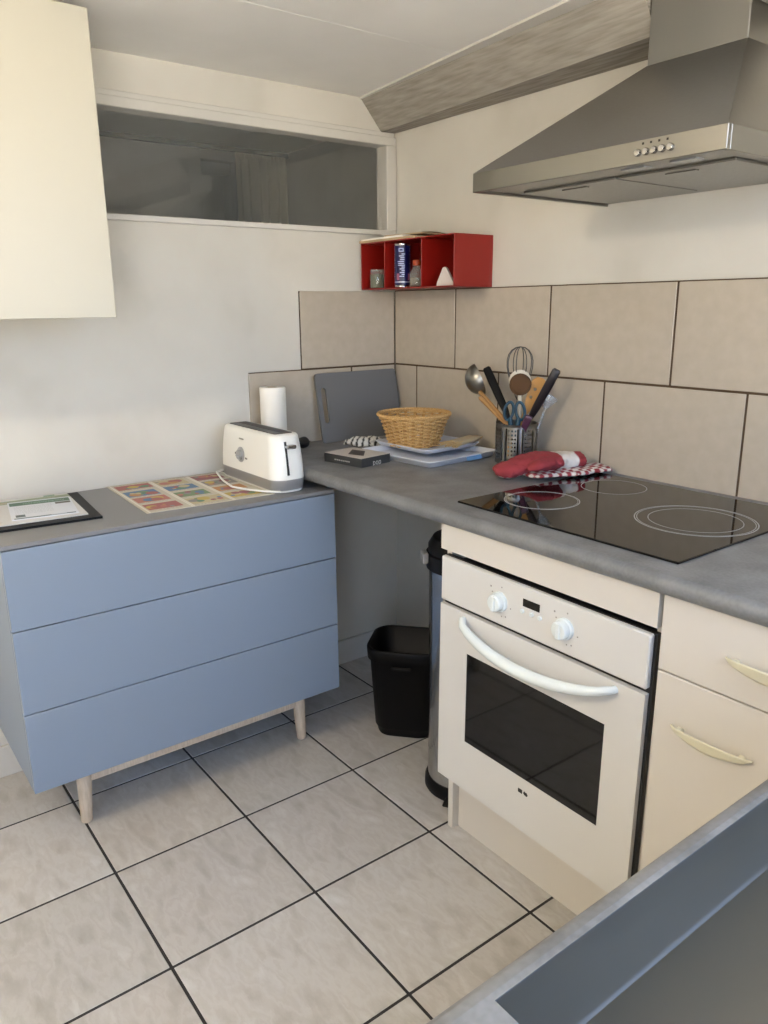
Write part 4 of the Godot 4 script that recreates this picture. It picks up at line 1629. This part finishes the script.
	for q in [Vector2(-0.004, 0.232), Vector2(-0.006, 0.206)]:
		var cy := CSGCylinder3D.new()
		cy.radius = 0.0046
		cy.height = 0.03
		cy.sides = 16
		cy.rotation.x = PI / 2
		cy.position = Vector3(q.x, q.y, -0.003)
		cy.operation = CSGShape3D.OPERATION_SUBTRACTION
		cy.material = M.dark_wood
		sh.add_child(cy)
	sh.transform = Transform3D(Basis(Vector3.UP, -0.70) * Basis(Vector3.BACK, -0.40), Vector3(-0.118, TOP + 0.012, 0.728))
	sh.position = Vector3(-0.142, TOP + 0.008, 0.716)
	# scissors, handles up
	t = thing("scissors", "scissors with teal plastic loops standing in the pot", "scissors")
	var sx := Transform3D(Basis(Vector3.UP, -0.74), Vector3(-0.137, 0, 0.750))
	for sg in [-1.0, 1.0]:
		s = begin()
		var lp := []
		for i in 28:
			var a := TAU * i / 28
			lp.append(sx * Vector3(sg * 0.0165 + 0.0130 * cos(a) - sg * 0.003 * sin(a), 1.062 + 0.026 * sin(a), 0.002 * sg))
		tube(s, lp, 0.0046, 8, true)
		tube(s, [sx * Vector3(sg * 0.013, 1.040, 0.002 * sg), sx * Vector3(sg * 0.008, 1.01, 0.002 * sg), sx * Vector3(sg * 0.002, 0.985, 0.001 * sg)], [0.0075, 0.008, 0.006], 10)
		obj("handle", s, M.teal, t)
		s = begin()
		hexa(s, [sx * Vector3(-sg * 0.001, 0.912, 0.0004 * sg), sx * Vector3(sg * 0.003, 0.915, 0.0004 * sg), sx * Vector3(sg * 0.003, 0.915, 0.002 * sg), sx * Vector3(-sg * 0.001, 0.912, 0.002 * sg), sx * Vector3(-sg * 0.006, 0.992, 0.0004 * sg), sx * Vector3(sg * 0.007, 0.992, 0.0004 * sg), sx * Vector3(sg * 0.007, 0.992, 0.002 * sg), sx * Vector3(-sg * 0.006, 0.992, 0.002 * sg)])
		obj("blade", s, M.polished, t)
	# plum coloured spoon and a clear scoop behind it
	bar("serving_spoon", "plum coloured plastic spoon low in the utensil pot", foot + Vector3(-0.01, 0, -0.01), Vector3(-0.128, 1.052, 0.800), M.purple, 0.011)
	t = thing("measuring_scoop", "clear plastic scoop rim showing behind the knife handle", "scoop")
	s = begin()
	var sc := Vector3(-0.062, 1.098, 0.815)
	lathe(s, [Vector2(0.012, -0.028), Vector2(0.022, 0.0), Vector2(0.025, 0.001), Vector2(0.025, 0.003), Vector2(0.021, 0.002), Vector2(0.011, -0.027), Vector2(0, -0.028)], 24, Transform3D(Basis(Vector3.RIGHT, 0.5), sc))
	tube(s, [sc + Vector3(0, -0.02, -0.01), foot + Vector3(0.03, 0.0, 0.02)], 0.004, 8)
	obj("cup", s, glass(Color(0.8, 0.82, 0.84), 0.35, 0.1), t)

func bar(called: String, label: String, a: Vector3, b: Vector3, m: Material, w: float):
	var t := thing(called, label, called.replace("_", " "))
	var d := (b - a).normalized()
	var face := Vector3(-0.70, 0.2, 0.68)
	var x := d.cross(face).normalized()
	var z := x.cross(d)
	var rings := []
	var l := a.distance_to(b)
	for q in [[0.0, 0.35, 0.3], [0.45, 0.4, 0.35], [0.52, 0.75, 0.8], [0.6, 0.9, 0.9], [0.85, 1.0, 1.0], [0.985, 0.95, 0.95], [1.0, 0.7, 0.6]]:
		var ring := []
		for p in round_rect(w * q[1], w * 0.62 * q[2], w * 0.4 * q[2], 3):
			ring.append(a + d * l * q[0] + x * p.x + z * p.y)
		rings.append(ring)
	var s := begin()
	skin(s, rings)
	obj("handle", s, m, t)

# ------------------------------------------------------------------ oven mitts
func build_mitts():
	var red := Color(0.27, 0.032, 0.042)
	var white := Color(0.66, 0.62, 0.58)
	var nz := FastNoiseLite.new()
	nz.seed = 3
	nz.frequency = 14.0
	var check := func(u: float, v: float, q: float) -> Color:
		var a := int(floor(u / q)) + int(floor(v / q))
		return white if a % 2 == 0 else red
	for i in 2:
		var t := thing("oven_mitt", ["red oven mitt with white cuff band lying uppermost by the hob", "red and white checked oven mitt lying underneath the plain red one"][i], "oven mitt", Vector3(-0.318, TOP + 0.001, 0.862) if i == 0 else Vector3(-0.262, TOP + 0.0055, 0.915), "pair of oven mitts")
		t.rotation.y = -0.42 if i == 0 else -0.36
		t.scale = Vector3(0.86, 1.0, 0.92)
		var lift := 0.016 if i == 0 else 0.0
		var th: float = 0.70 if i == 0 else 0.30
		var fn := func(p: Vector3) -> float:
			var sag := lift * smoothstep(0.02, 0.12, p.x)
			var q := Vector3(p.x, (p.y - sag - 0.021 * th * 1.6) / th, p.z)
			var d := capsule(q * Vector3(1, 1.6, 1), Vector3(0.045, 0, 0.0), Vector3(0.16, 0, -0.01), 0.052, 0.058)
			d = smin(d, capsule(q * Vector3(1, 1.6, 1), Vector3(0.16, 0, -0.01), Vector3(0.285, 0, -0.02), 0.056, 0.050), 0.03)
			if i == 0:
				d = smin(d, capsule((q - Vector3(0, 0.004, 0)) * Vector3(1, 1.6, 1), Vector3(0.105, 0.010, 0.074), Vector3(0.185, 0.014, 0.030), 0.030, 0.040), 0.004)
			d += 0.010 * nz.get_noise_3dv(p * 2.0) + 0.004 * nz.get_noise_3dv(p * 5.0)
			return maxf(d * 0.6, maxf(0.0008 - p.y, p.x - 0.30))
		var paint := func(p: Vector3) -> Color:
			if i == 1:
				return check.call(p.x + 1.0, p.z + 1.0, 0.016)
			var sag := lift * smoothstep(0.02, 0.12, p.x)
			if p.y - sag < 0.010 and (p.x < 0.13 or p.x > 0.21):
				return check.call(p.x + 1.0, p.z + 1.0, 0.02)
			if p.x > 0.200 and p.x < 0.268:
				return white
			return red
		var s := begin()
		blob(s, fn, Vector3(-0.03, -0.004, -0.09), Vector3(0.315, 0.075, 0.12), 0.005, paint)
		obj("fabric", s, M.cloth, t)
	# hanging loop of the upper mitt
	var s2 := begin()
	tube(s2, [Vector3(0.295, 0.03, -0.05), Vector3(0.312, 0.026, -0.055), Vector3(0.322, 0.014, -0.045), Vector3(0.312, 0.006, -0.032), Vector3(0.296, 0.008, -0.03)], 0.0035, 8)
	obj("loop", s2, mat(Color(0.62, 0.16, 0.18), 0.9), get_node("oven_mitt"))
